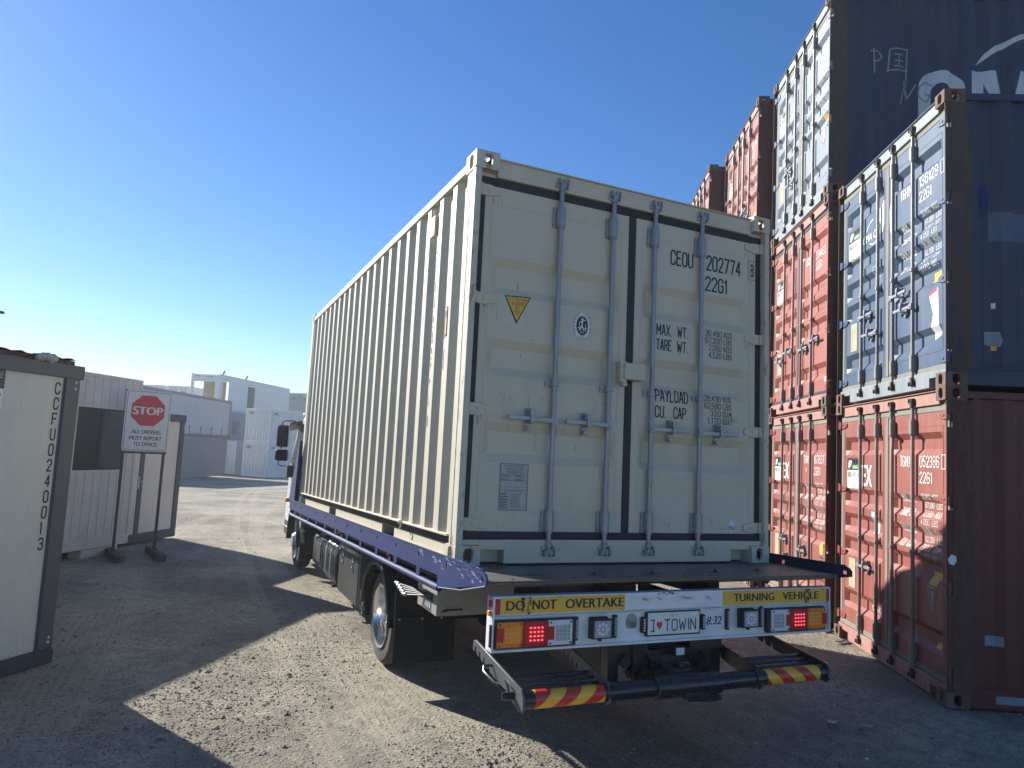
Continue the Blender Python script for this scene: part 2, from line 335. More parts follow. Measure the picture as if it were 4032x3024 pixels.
MT['cabwhite'] = paint('white cab paint', (.66,.68,.68), streak=.2, dirt=(.4,.4,.38), dirt_amt=.2, rough=.3, coat=.4)
MT['greyframe'] = paint('slate grey frame paint', (.085,.092,.105), streak=.35, dirt=(.14,.14,.13), dirt_amt=.3, rough=.55)
MT['darkframe'] = paint('dark slate frame paint', (.045,.055,.075), streak=.35, dirt=(.10,.10,.10), dirt_amt=.3, rough=.55)
MT['sheet_c'] = paint('ivory sandwich panel', (.54,.54,.505), streak=.2, dirt=(.33,.32,.27), dirt_amt=.3, rough=.55)
MT['sheet_w'] = paint('aged white corrugated sheet', (.50,.50,.485), streak=.35, dirt=(.24,.23,.21), dirt_amt=.4, rough=.6, nscale=1.3)
MT['rust_sheet'] = paint('rusty roof sheet', (.10,.038,.030), rust=.5, rough=.85)
MT['windowglass'] = plain('tinted window', (.016,.022,.032), .3, spec=.25)
MT['signwhite'] = plain('sign white', (.62,.64,.64), .4)
MT['signred'] = plain('sign red', (.50,.028,.05), .45)
MT['signpost'] = paint('brown painted steel post', (.065,.052,.05), streak=.3, rust=.3, rough=.7)
MT['far_white'] = paint('far white paint', (.70,.71,.70), streak=.2, dirt=(.4,.4,.38), dirt_amt=.2, rough=.6, world=True)
MT['far_lav'] = paint('pale grey curtain', (.52,.50,.50), streak=.2, dirt=(.3,.28,.28), dirt_amt=.3, rough=.7, world=True, nscale=.5)
MT['far_mauve'] = paint('mauve grey steel', (.25,.22,.22), streak=.3, dirt=(.18,.16,.155), dirt_amt=.3, rough=.7, world=True, nscale=.5)
MT['far_grey'] = paint('far blue grey paint', (.33,.37,.39), streak=.3, dirt=(.24,.25,.25), dirt_amt=.3, rough=.7, world=True)
MT['far_cream'] = paint('far cream lining', (.55,.47,.28), streak=.2, rough=.6, world=True)
MT['moss'] = paint('mossy beam', (.14,.145,.09), streak=.5, dirt=(.09,.08,.06), dirt_amt=.7, rough=.9, world=True)
MT['farlogo'] = plain('far grey logo', (.11,.14,.13), .6)
MT['bird'] = plain('dark feathers', (.03,.03,.035), .8)
def stripe_mat(name, sgn):
    m, nt, b = nmat(name); L = nt.links.new
    tc = N(nt, 'ShaderNodeTexCoord'); sp = N(nt, 'ShaderNodeSeparateXYZ'); L(tc.outputs['Object'], sp.inputs[0])
    a = N(nt, 'ShaderNodeMath', operation='MULTIPLY_ADD'); L(sp.outputs[2], a.inputs[0]); a.inputs[1].default_value = sgn*1.15; L(sp.outputs[0], a.inputs[2])
    s = N(nt, 'ShaderNodeMath', operation='MULTIPLY'); L(a.outputs[0], s.inputs[0]); s.inputs[1].default_value = 5.6
    fr = N(nt, 'ShaderNodeMath', operation='FRACT'); L(s.outputs[0], fr.inputs[0])
    gt = N(nt, 'ShaderNodeMath', operation='GREATER_THAN'); L(fr.outputs[0], gt.inputs[0]); gt.inputs[1].default_value = .5
    L(mixc(nt, gt.outputs[0], (.78,.43,.03), (.50,.03,.02)), b.inputs['Base Color']); b.inputs['Roughness'].default_value = .35
    return m
MT['tapeL'] = stripe_mat('striped tape', -1); MT['tapeR'] = stripe_mat('striped tape mirrored', 1)

# ------------------------------------------------------------------ ground
def gz(x, y):
    r = math.hypot(x+3, y+6) - 17
    sp = math.log1p(math.exp(min(r/2.5, 40)))*2.5 if r/2.5 < 40 else r
    return -min(.0245*sp, 1.5)
def fz(x, y):
    """gentle ruts and unevenness"""
    v = noise.noise(Vector((x*.55, y*.55, 3)))*.014 + noise.noise(Vector((x*1.9, y*1.9, 8)))*.006
    d = math.hypot(x+3, y+6)
    return v*min(1, max(0, (d-1)/3)) - .012
def ground():
    rings = [0]
    r = .35
    while r < 1800: rings.append(r); r *= 1.035 if r < 40 else 1.12
    n = 300; cx, cy = -3.14, -6.26
    vs = [(cx, cy, fz(cx, cy))]; fs = []
    for r in rings[1:]:
        for k in range(n):
            a = 2*math.pi*k/n; x = cx+r*math.cos(a); y = cy+r*math.sin(a)
            vs.append((x, y, gz(x, y) + (fz(x, y) if r < 60 else -.012)))
    for k in range(n): fs.append((0, 1+k, 1+(k+1) % n))
    for i in range(len(rings)-2):
        for k in range(n):
            a = 1+i*n; b = a+n; fs.append((a+k, b+k, b+(k+1) % n, a+(k+1) % n))
    return MB().add(vs, fs)
def ground_mat():
    m, nt, b = nmat('dusty crushed gravel'); L = nt.links.new
    pos = N(nt, 'ShaderNodeNewGeometry').outputs['Position']
    big = N(nt, 'ShaderNodeTexNoise'); big.inputs['Scale'].default_value = .55; big.inputs['Detail'].default_value = 6; big.inputs['Roughness'].default_value = .6; L(pos, big.inputs[0])
    mid = N(nt, 'ShaderNodeTexNoise'); mid.inputs['Scale'].default_value = 7; mid.inputs['Detail'].default_value = 8; mid.inputs['Roughness'].default_value = .75; L(pos, mid.inputs[0])
    fine = N(nt, 'ShaderNodeTexNoise'); fine.inputs['Scale'].default_value = 85; fine.inputs['Detail'].default_value = 5; fine.inputs['Roughness'].default_value = .7; L(pos, fine.inputs[0])
    vor = N(nt, 'ShaderNodeTexVoronoi'); vor.inputs['Scale'].default_value = 42; vor.inputs['Randomness'].default_value = 1; L(pos, vor.inputs[0])
    vor2 = N(nt, 'ShaderNodeTexVoronoi'); vor2.inputs['Scale'].default_value = 95; L(pos, vor2.inputs[0])
    c = mixc(nt, ramp(nt, big.outputs[0], .38, .62), (.28,.246,.190), (.56,.50,.385))
    c = mixc(nt, ramp(nt, mid.outputs[0], .4, .72), c, (.205,.18,.145))
    # separate stones: random tone per cell, dark end lowered for sunlit grit contrast
    sep = N(nt, 'ShaderNodeSeparateColor'); L(vor.outputs['Color'], sep.inputs[0])
    st = mixc(nt, sep.outputs[0], (.10,.092,.08), (.52,.47,.38))
    edge = ramp(nt, vor.outputs['Distance'], .25, .55, (1,1,1,1), (0,0,0,1))
    amt = N(nt, 'ShaderNodeMath', operation='MULTIPLY'); L(edge, amt.inputs[0])
    pick = ramp(nt, sep.outputs[1], .45, .55); L(pick, amt.inputs[1])
    big2 = N(nt, 'ShaderNodeTexNoise'); big2.inputs['Scale'].default_value = .8; big2.inputs['Detail'].default_value = 3; L(pos, big2.inputs[0])
    dens = ramp(nt, big2.outputs[0], .36, .62, (.15,.15,.15,1), (1,1,1,1))
    am2 = N(nt, 'ShaderNodeMath', operation='MULTIPLY'); L(amt.outputs[0], am2.inputs[0]); L(dens, am2.inputs[1])
    am3 = N(nt, 'ShaderNodeMath', operation='MULTIPLY'); L(am2.outputs[0], am3.inputs[0]); am3.inputs[1].default_value = .85
    c = mixc(nt, am3.outputs[0], c, st)
    c = mixc(nt, ramp(nt, fine.outputs[0], .3, .7, (.62,.62,.62,1), (1.15,1.15,1.15,1)), (0,0,0), c) if False else c
    fm = N(nt, 'ShaderNodeMix'); fm.data_type = 'RGBA'; fm.blend_type = 'MULTIPLY'; fm.inputs[0].default_value = .75
    L(c, fm.inputs[6]); L(ramp(nt, fine.outputs[0], .32, .66, (.55,.55,.55,1), (1.25,1.25,1.25,1)), fm.inputs[7]); c = fm.outputs[2]
    # swept tyre tracks: two arcs out in the yard and the straight lanes beside the truck
    sp = N(nt, 'ShaderNodeSeparateXYZ'); L(pos, sp.inputs[0])
    def track_arc(cx, cy, rr, w):
        dx = N(nt, 'ShaderNodeMath', operation='SUBTRACT'); L(sp.outputs[0], dx.inputs[0]); dx.inputs[1].default_value = cx
        dy = N(nt, 'ShaderNodeMath', operation='SUBTRACT'); L(sp.outputs[1], dy.inputs[0]); dy.inputs[1].default_value = cy
        cb = N(nt, 'ShaderNodeCombineXYZ'); L(dx.outputs[0], cb.inputs[0]); L(dy.outputs[0], cb.inputs[1])
        ln = N(nt, 'ShaderNodeVectorMath', operation='LENGTH'); L(cb.outputs[0], ln.inputs[0])
        s = N(nt, 'ShaderNodeMath', operation='SUBTRACT'); L(ln.outputs['Value'], s.inputs[0]); s.inputs[1].default_value = rr
        a = N(nt, 'ShaderNodeMath', operation='ABSOLUTE'); L(s.outputs[0], a.inputs[0])
        return s.outputs[0], ramp(nt, a.outputs[0], w*.75/10, w/10, (1,1,1,1), (0,0,0,1)), a
    masks = []
    for cx, cy, rr, w in TRACKS:
        dxn = N(nt, 'ShaderNodeMath', operation='SUBTRACT'); L(sp.outputs[0], dxn.inputs[0]); dxn.inputs[1].default_value = cx
        dyn = N(nt, 'ShaderNodeMath', operation='SUBTRACT'); L(sp.outputs[1], dyn.inputs[0]); dyn.inputs[1].default_value = cy
        cb = N(nt, 'ShaderNodeCombineXYZ'); L(dxn.outputs[0], cb.inputs[0]); L(dyn.outputs[0], cb.inputs[1])
        ln = N(nt, 'ShaderNodeVectorMath', operation='LENGTH'); L(cb.outputs[0], ln.inputs[0])
        s = N(nt, 'ShaderNodeMath', operation='SUBTRACT'); L(ln.outputs['Value'], s.inputs[0]); s.inputs[1].default_value = rr
        a = N(nt, 'ShaderNodeMath', operation='ABSOLUTE'); L(s.outputs[0], a.inputs[0])
        mr = N(nt, 'ShaderNodeMapRange'); mr.inputs[1].default_value = w*.7; mr.inputs[2].default_value = w; mr.inputs[3].default_value = 1; mr.inputs[4].default_value = 0
        L(a.outputs[0], mr.inputs[0])
        wv = N(nt, 'ShaderNodeMath', operation='SINE'); sc = N(nt, 'ShaderNodeMath', operation='MULTIPLY'); L(s.outputs[0], sc.inputs[0]); sc.inputs[1].default_value = 95; L(sc.outputs[0], wv.inputs[0])
        w2 = N(nt, 'ShaderNodeMath', operation='MULTIPLY_ADD'); L(wv.outputs[0], w2.inputs[0]); w2.inputs[1].default_value = .25; w2.inputs[2].default_value = .6
        mm = N(nt, 'ShaderNodeMath', operation='MULTIPLY'); L(mr.outputs[0], mm.inputs[0]); L(w2.outputs[0], mm.inputs[1])
        masks.append(mm.outputs[0])
    tot = masks[0]
    for k in masks[1:]:
        mx = N(nt, 'ShaderNodeMath', operation='MAXIMUM'); L(tot, mx.inputs[0]); L(k, mx.inputs[1]); tot = mx.outputs[0]
    brk = N(nt, 'ShaderNodeMath', operation='MULTIPLY'); L(tot, brk.inputs[0]); L(ramp(nt, mid.outputs[0], .3, .6), brk.inputs[1])
    t6 = N(nt, 'ShaderNodeMath', operation='MULTIPLY'); L(brk.outputs[0], t6.inputs[0]); t6.inputs[1].default_value = .6
    c = mixc(nt, t6.outputs[0], c, (.50,.44,.335))
    L(c, b.inputs['Base Color']); b.inputs['Roughness'].default_value = .95; b.inputs['Specular IOR Level'].default_value = .15
    # bump: stones, grit, tread
    inv = N(nt, 'ShaderNodeMath', operation='SUBTRACT'); inv.inputs[0].default_value = .6; L(vor.outputs['Distance'], inv.inputs[1])
    h0 = N(nt, 'ShaderNodeMath', operation='MULTIPLY'); L(edge, h0.inputs[0]); L(pick, h0.inputs[1]); h1 = N(nt, 'ShaderNodeMath', operation='MULTIPLY'); L(h0.outputs[0], h1.inputs[0]); h1.inputs[1].default_value = .45
    h2 = N(nt, 'ShaderNodeMath', operation='MULTIPLY_ADD'); L(mid.outputs[0], h2.inputs[0]); h2.inputs[1].default_value = .9; L(h1.outputs[0], h2.inputs[2])
    h3 = N(nt, 'ShaderNodeMath', operation='MULTIPLY_ADD'); L(fine.outputs[0], h3.inputs[0]); h3.inputs[1].default_value = .9; L(h2.outputs[0], h3.inputs[2])
    h4 = N(nt, 'ShaderNodeMath', operation='MULTIPLY_ADD'); L(tot, h4.inputs[0]); h4.inputs[1].default_value = .35; L(h3.outputs[0], h4.inputs[2])
    bp = N(nt, 'ShaderNodeBump'); bp.inputs['Strength'].default_value = 1; bp.inputs['Distance'].default_value = .020
    L(h4.outputs[0], bp.inputs['Height']); L(bp.outputs[0], b.inputs['Normal'])
    return m
TRACKS = [(40.9, 30.9, 55.0, .20), (40.9, 30.9, 54.3, .16), (40.9, 30.9, 53.5, .22), (44, 26, 57.6, .2), (171.1, 94.9, 200.0, .13), (171.1, 94.9, 200.42, .10), (-30, 40, 38.5, .2), (-60, -26, 59.0, .15)]
gm = ground_mat()
tag(obj('ground', ground(), gm), 'dusty crushed gravel yard', kind='structure')

# ------------------------------------------------------------------ shipping containers (local frame: x across the door end, y into the box, z up)
CW, CH, CL = 2.438, 2.591, 6.058
def holed_face(mb, o, u, v, w, h, nrm, hc, hr, dp=.028, n=20):
    """rectangle o + a*u + b*v (w x h) with an oval hole hc=(a,b) radii hr, hole walls run along nrm"""
    o, u, v, nrm = map(Vector, (o, u, v, nrm)); out = []; inn = []; side = []
    for i in range(n):
        a = 2*math.pi*(i+.5)/n; ca, sa = math.cos(a), math.sin(a)
        ts = []
        if ca > 1e-9: ts.append(((w-hc[0])/ca, 0))
        if ca < -1e-9: ts.append((-hc[0]/ca, 2))
        if sa > 1e-9: ts.append(((h-hc[1])/sa, 1))
        if sa < -1e-9: ts.append((-hc[1]/sa, 3))
        t, sd = min(ts); side.append(sd)
        out.append(o + u*(hc[0]+ca*t) + v*(hc[1]+sa*t))
        k = 3.0; rr = 1/((abs(ca)/1)**k + (abs(sa)/1)**k)**(1/k)
        inn.append(o + u*(hc[0]+ca*rr*hr[0]) + v*(hc[1]+sa*rr*hr[1]))
    dpt = [p + nrm*dp for p in inn]
    fs = []
    for i in range(n):
        j = (i+1) % n; fs.append((i, j, n+j, n+i)); fs.append((n+i, n+j, 2*n+j, 2*n+i))
    vs = out + inn + dpt
    corners = {(0,1): (w,h), (1,2): (0,h), (2,3): (0,0), (3,0): (w,0)}
    for i in range(n):
        j = (i+1) % n
        if side[i] != side[j]:
            c = corners.get((side[i], side[j])) or corners.get((side[j], side[i]))
            vs.append(o + u*c[0] + v*c[1]); fs.append((i, len(vs)-1, j))
    mb.add(vs, fs)
def casting_mb(left, rear, top):
    """left: x at 0 side; rear: the door end"""
    mb = MB(); a, b, c = .162, .178, .118
    holed_face(mb, (0,0,0), (1,0,0), (0,0,1), a, c, (0,1,0), (a*.53, c*.5), (.030, .042))
    holed_face(mb, (0,0,0), (0,1,0), (0,0,1), b, c, (1,0,0), (b*.5, c*.5), (.030, .042))
    zt = c if top else 0
    holed_face(mb, (0,0,zt), (1,0,0), (0,1,0), a, b, (0,0,-1 if top else 1), (a*.5, b*.5), (.035, .055))
    zo = 0 if top else c
    mb.add([(0,0,zo),(a,0,zo),(a,b,zo),(0,b,zo)], [(0,1,2,3)])
    mb.add([(a,0,0),(a,b,0),(a,b,c),(a,0,c)], [(0,1,2,3)])
    mb.add([(0,b,0),(a,b,0),(a,b,c),(0,b,c)], [(0,1,2,3)])
    M = Matrix.Translation((0 if left else CW, 0 if rear else CL, CH-c if top else 0)) @ Matrix.Diagonal((1 if left else -1, 1 if rear else -1, 1, 1))
    return mb.xf(M)
STY = {
 'cream': dict(door='cream', header='cream', side='cream', post='cream_worn', postedge='cream_worn', cast='cream_worn', bar='galv', cam='galv', gasket='gasket', rec=[(1.93,1.685,.030),(1.40,1.165,.030),(.87,.625,.030)], pitch=.278, postd=.135),
 'blue': dict(door='blue_door', header='header_blue', side='blue_side', post='rustpost', cast='casting', bar='oldbar', cam='greasy', gasket='gasket_grey'),
 'grey': dict(door='grey_door', header='header_blue', side='blue_side', post='rustpost', cast='casting', bar='oldbar', cam='greasy', gasket='gasket_grey'),
 'red': dict(door='red_door', header='header_red', side='red_side', post='rustpost_red', cast='casting', bar='oldbar', cam='greasy', gasket='gasket_grey'),
 'orange': dict(door='red_door2', header='header_red', side='red_side', post='rustpost_red', cast='casting', bar='oldbar', cam='greasy', gasket='gasket'),
}
RECD = [(2.215,2.015,.042),(1.655,1.455,.042),(1.38,1.18,.042),(1.125,.925,.042),(.555,.355,.042)]
for k, s in STY.items():
    s.setdefault('rec', RECD); s.setdefault('pitch', .278); s.setdefault('postd', .225); s['key'] = 'c' if k == 'cream' else 'o'
YL = .055                                             # door leaf face
LEAF = {'l': (.085, 1.197), 'r': (1.241, 2.353)}; LZ = (.19, 2.40)
def leaf_depth(rec, x, z):
    for lo, hi in LEAF.values():
        if lo <= x <= hi:
            a = lo+.075; b = hi-.075; s = .045
            fx = min(1, max(0, min((x-a)/s, (b-x)/s)))
            for zt, zb, d in rec:
                if zb < z < zt:
                    return d*min(fx, 1, (zt-z)/.055, (z-zb)/.055)
    return 0
def leaf_mb(side, rec):
    lo, hi = LEAF[side]; a = lo+.075; b = hi-.075; s = .045
    xs = [lo, a, a+s, b-s, b, hi]; rows = []
    zs = [(LZ[0], 0)]
    for zt, zb, d in sorted(rec, key=lambda r: r[0]): zs += [(zb, 0), (zb+.055, d), (zt-.055, d), (zt, 0)]
    zs.append((LZ[1], 0))
    for z, d in zs: rows.append([(x, YL + (d if 2 <= i <= 3 else 0), z) for i, x in enumerate(xs)])
    mb = MB().grid(rows)
    # thickness: rim and back
    mb.add([(lo,YL,LZ[0]),(hi,YL,LZ[0]),(hi,YL,LZ[1]),(lo,YL,LZ[1]),(lo,.115,LZ[0]),(hi,.115,LZ[0]),(hi,.115,LZ[1]),(lo,.115,LZ[1])],
           [(0,1,5,4),(1,2,6,5),(2,3,7,6),(3,0,4,7),(4,5,6,7)])
    # welded seams: thin raised lines
    for z in (.325, 2.27): mb.box((a-.01, YL-.0025, z-.003), (b+.01, YL+.002, z+.003))
    for x in (a-.012, b+.012): mb.box((x-.003, YL-.0025, .325), (x+.003, YL+.002, 2.27))
    return mb
def corr_profile(y0, y1, pitch, d, x):
    n = round((y1-y0)/pitch); p = (y1-y0)/n; pts = [(y0, x)]
    for i in range(n):
        y = y0+i*p
        pts += [(y+p*.14, x), (y+p*.38, x+d), (y+p*.62, x+d), (y+p*.86, x)]
    pts.append((y1, x)); return pts
def corr_x(y, y0, y1, pitch, d, x):
    pts = corr_profile(y0, y1, pitch, d, x)
    for (a, xa), (b, xb) in zip(pts[:-1], pts[1:]):
        if a <= y <= b: return xa + (xb-xa)*(y-a)/max(b-a, 1e-6)
    return x
def side_mb(left, st):
    y0, y1 = st['postd'], CL-.14
    mb = MB(); pr = corr_profile(y0, y1, st['pitch'], .036, .014)
    zb, zt = (.17, 2.49)
    f = (lambda x: x) if left else (lambda x: CW-x)
    mb.grid([[(f(x), y, zb) for y, x in pr], [(f(x), y, zt) for y, x in pr]])
    mb.grid([[(f(x+.003), y, zb) for y, x in pr], [(f(x+.003), y, zt) for y, x in pr]])
    return mb
def bottomrail_mb(left, st):
    y0, y1 = .178, CL-.178; mb = MB()
    f = (lambda x: x) if left else (lambda x: CW-x)
    pk = [(1.52, 1.88), (3.80, 4.16)] if st['key'] == 'c' else []
    edges = [y0] + [e for p in pk for e in p] + [y1]
    if pk:
        for a, b in zip(edges[::2], edges[1::2]): mb.box((f(.056), a, .018), (f(.062), b, .158)); mb.box((f(.012), a, .012), (f(.056), b, .020))
        mb.box((f(.003), y0, .158), (f(.062), y1, .172))
    else:
        for a, b in zip(edges[::2], edges[1::2]): mb.box((f(.006), a, .018), (f(.05), b, .150))
        mb.box((f(.004), y0, .150), (f(.062), y1, .170))

    if not pk: mb.box((f(.0), y0, .012), (f(.05), y1, .020))
    for a, b in pk:
        mb.box((f(.006), a, .0125), (f(.05), b, .0225)); mb.box((f(.30), a, .02), (f(.305), b, .15))
        mb.box((f(.062), a-.006, .02), (f(.30), a, .15)); mb.box((f(.062), b, .02), (f(.30), b+.006, .15))
    return mb
def post_mb(left, st):
    f = (lambda x: x) if left else (lambda x: CW-x); mb = MB(); pd = st['postd']
    z0, z1 = .118, CH-.118
    if st['key'] == 'c':
        mb.box((f(0.003), .004, z0), (f(.045), .062, z1)); mb.box((f(.006), .062, z0), (f(.030), pd, z1)); mb.box((f(.003), .095, z0), (f(.012), .104, z1))
    else:
        # outer channel with the hinge-pin cutouts
        mb.box((f(.0), .006, z0), (f(.012), .018, z1))
        cuts = [.25, .93, 1.62, 2.30]; zz = [z0]
        for c in cuts: zz += [c-.055, c+.055]
        zz.append(z1)
        for a, b in zip(zz[::2], zz[1::2]): mb.box((f(.0), .018, a), (f(.012), .052, b))
        mb.box((f(.0), .052, z0), (f(.014), pd, z1)); mb.box((f(.012), .07, z0), (f(.075), .09, z1))
        mb.box((f(.014), pd-.012, z0), (f(.04), pd, z1))
    return mb
def fpost_mb(left):
    f = (lambda x: x) if left else (lambda x: CW-x)
    return MB().box((f(.004), CL-.14, .118), (f(.05), CL-.004, CH-.118)).box((f(.05), CL-.05, .118), (f(.14), CL-.004, CH-.118))
def header_mb(st):
    mb = MB()
    mb.box((.165, .030, 2.445), (CW-.165, .135, 2.562)); mb.box((.012, .062, 2.445), (.165, .16, 2.476)); mb.box((CW-.165, .062, 2.445), (CW-.012, .16, 2.476))
    mb.box((.165, .012, 2.556), (CW-.165, .032, 2.566))
    return mb
def sill_mb(st):
    mb = MB(); z0, z1 = .010, .152
    mb.box((.33, .028, z0), (CW-.33, .115, z1)); mb.box((.162, .028, .092), (.33, .115, z1)); mb.box((CW-.33, .028, .092), (CW-.162, .115, z1))
    mb.box((.05, .03, .119), (.162, .115, z1)); mb.box((CW-.162, .03, .119), (CW-.05, .115, z1))
    mb.box((.162, .113, z0), (.33, .118, .092)); mb.box((CW-.33, .113, z0), (CW-.162, .118, .092))
    return mb
def gasket_mb():
    mb = MB(); a, b = .046, .100
    zb, zt = .153, 2.444
    x0, x1 = .046, CW-.046
    mb.box((x0, a+.004, zb), (x1, b, LZ[0]+.012)); mb.box((x0, a+.004, LZ[1]-.012), (x1, b, zt))
    mb.box((x0, a+.006, LZ[0]+.012), (LEAF['l'][0]+.012, b, LZ[1]-.012)); mb.box((LEAF['r'][1]-.012, a+.006, LZ[0]+.012), (x1, b, LZ[1]-.012))
    mb.box((LEAF['l'][1]-.008, a+.002, LZ[0]+.012), (LEAF['r'][0]+.008, b, LZ[1]-.012))
    return mb
def roof_mb():
    pts = corr_profile(.3, CL-.3, .209, .02, 0); rows = []
    allp = [(.12, 0)] + pts + [(CL-.03, 0)]
    return MB().grid([[(x, y, 2.566-h*.9) for y, h in allp] for x in (.05, CW-.05)]).box((.05, .10, 2.50), (CW-.05, .3, 2.555))
def front_mb():
    pr = corr_profile(.14, CW-.14, .25, .04, 0)
    return MB().grid([[(y, CL-.02-x, .15) for y, x in pr], [(y, CL-.02-x, 2.49) for y, x in pr]])
def hinge_mb(x0, sgn):
    mb = MB(); h = .038
    mb.prism([(0,-h),(.075,-h),(.15,-h*.55),(.155,0),(.15,h*.55),(.075,h),(0,h)], lambda a, b, d: (x0+sgn*a, YL-d, b), .001, .013)
    mb.box((x0-sgn*.035, YL-.028, -h), (x0+sgn*.02, YL-.001, h)); mb.cyl((x0+sgn*.07, YL-.01, 0), (x0+sgn*.07, YL-.019, 0), .014, n=12); mb.cyl((x0+sgn*.115, YL-.01, 0), (x0+sgn*.115, YL-.016, 0), .009, n=10)
    mb.cyl((x0-sgn*.025, YL-.022, -h-.012), (x0-sgn*.025, YL-.022, h+.012), .012, n=10)
    return mb
YB = .026
def rod_mb(bend=0):
    mb = MB()
    if bend: return mb.tube([(0,YB,.085),(0,YB,1.6),(-.002,YB,2.05),(-.02,YB+.012,2.16),(-.03,YB+.012,2.27),(-.032,YB,2.49)], .0165, 12)
    return mb.cyl((0,YB,.075), (0,YB,2.505), .0165, n=14)
def cam_mb(z, up):
    s = 1 if up else -1; mb = MB()
    mb.cyl((0,YB,z-s*.03), (0,YB,z), .024, n=12)
    mb.box((-.020, YB-.024, z-.006), (.024, YB+.012, z+s*.030)); mb.box((-.034, YB-.020, z+s*.020), (.036, YB-.006, z+s*.045))
    for k in (-.036, .004, .030): mb.box((k, YB-.030, z+s*.012), (k+.011, YB+.006, z+s*.052))
    mb.box((-.048, YB-.004, z-s*.012), (.050, YB+.012, z+s*.018)); mb.cyl((.03, YB-.03, z), (.03, YB+.01, z), .009, n=8)
    return mb
def sleeve_mb(z0, z1, s=1):
    mb = MB(); mb.cyl((0,YB,z0-.012), (0,YB,z1+.012), .0235, n=14); mb.cyl((0,YB,z0), (0,YB,z1), .029, n=14)
    mb.box((-s*.052, YL-.014, z0-.004), (s*.030, YL-.002, z1+.004))
    mb.box((-s*.032, YB-.004, z0+.003), (s*.004, YL-.003, z1-.003))
    for z in (z0+.02, z1-.02): mb.cyl((-s*.042, YL-.022, z), (-s*.042, YL-.012, z), .009, n=8)
    return mb
def guide_mb(z, s=1):
    mb = MB(); mb.cyl((0,YB,z-.016), (0,YB,z+.016), .0255, n=14); mb.box((-s*.060, YL-.014, z-.020), (s*.028, YL-.002, z+.020)); mb.box((-s*.03, YB, z-.012), (s*.02, YL, z+.012))
    mb.cyl((-s*.045, YL-.022, z), (-s*.045, YL-.012, z), .010, n=8); return mb
def handle_mb(s, L=.33):
    """s: +1 runs to the right of its bar"""
    mb = MB(); y = YB-.020
    mb.box((-.024, YB-.030, -.026), (.024, YB-.012, .026)); mb.cyl((0, YB-.036, 0), (0, YB-.028, 0), .010, n=10)
    mb.prism([(0,-.016),(.16,-.012),(.165,.012),(0,.016)], lambda a, b, d: (s*a, y-d, b), 0, .012)
    mb.prism([(.155,-.014),(L,-.017),(L,.013),(.155,.010)], lambda a, b, d: (s*a, y-.002-d, b+.006), 0, .014)
    return mb
def catch_mb(s):
    mb = MB(); x = s*.17
    mb.box((x-.022, YL-.012, -.075), (x+.022, YL-.001, .070)); mb.cyl((x, YL-.03, .055), (x, YL-.008, .055), .017, n=12); mb.cyl((x, YL-.026, -.060), (x, YL-.008, -.060), .015, n=12)
    mb.box((x-.016, YB-.040, -.026), (x+.016, YL-.006, -.018)); mb.box((x-.014, YB-.044, .020), (x+.014, YL-.006, .060)); mb.box((x-.010, YB-.046, -.02), (x+.010, YB-.036, .045))
    mb.cyl((x+.01, YB-.045, .05), (x+.01, YB-.02, .05), .013, n=10)
    return mb
def lockbox_mb():
    return MB().box((1.115, -.004, 1.205), (1.165, YL-.002, 1.345)).box((1.140, -.022, 1.225), (1.305, YL-.001, 1.335)).box((1.14, .0, 1.18), (1.175, YL-.002, 1.205)).tube([(1.305,.01,1.27),(1.322,.004,1.26),(1.325,.004,1.24),(1.315,.004,1.235)], .004, 6)
def croc_sticker(par, key, fn, xb, zb, x0=.215, x1=.53, zt=1.985, wh=.335):
    """the hire company's sticker: black head with a white reptile emblem, green band, phone number"""
    zk = zt-.135; w = x1-x0
    s = rect2d(MB(), x0, zt-wh, x1, zt); 
    for k in range(5): disc2d(s, x0+w*(.2+.15*k), zt-wh, .022, .018, 10)
    base = decal('sticker', s, MT['sticker_white'], par, fn, xb, zb, key=key+'cs')
    sub = lambda n, m, mt, q: decal(n, m, MT[mt], base, lambda x, z, l: fn(x, z, l+.0012), xb, zb, key=key+q)
    sub('sticker_print', rect2d(MB(), x0, zk, x1, zt), 'black', 'c1')
    g = rect2d(MB(), x0+w*.46, zk+.012, x1-.008, zk+.058, .001); sub('sticker_band', g, 'green', 'c2')
    e = MB(); cx = x0+w*.23; cz = zk+.066
    disc2d(e, cx, cz, .040, .030, 18, .001); disc2d(e, cx+.030, cz+.026, .024, .016, 12, .0012); disc2d(e, cx-.012, cz+.028, .015, .014, 10, .0012); disc2d(e, cx-.022, cz-.030, .020, .018, 10, .0012)
    stencil(e, 'CROCODILE', x0+w*.46, zk+.078, .036, w*.52); sub('emblem', e, 'white', 'c3')
    t = stencil(MB(), 'CONTAINERS', x0+w*.48, zk+.020, .030, w*.47); sub('emblem', MB().add([(a,b,.002) for a,b,c in t.v], t.f), 'white', 'c4')
    d = MB(); disc2d(d, cx-.010, cz+.028, .005, .005, 8, .0016); stroke2d(d, [(cx-.03,cz-.005),(cx-.005,cz-.012),(cx+.012,cz-.004),(cx+.038,cz-.012)], .005, .0016); 
    stencil(d, '1800 493 9', x0+.012, zk-.078, .056, w*.9); stencil(d, 'CROCODILECONTAINERS', x0+.012, zk-.105, .014, w*.86); stencil(d, 'CAMPS  STORAGE  CUSTOM', x0+.012, zk-.155, .012, w*.86)
    sub('sticker_print', d, 'black', 'c5')
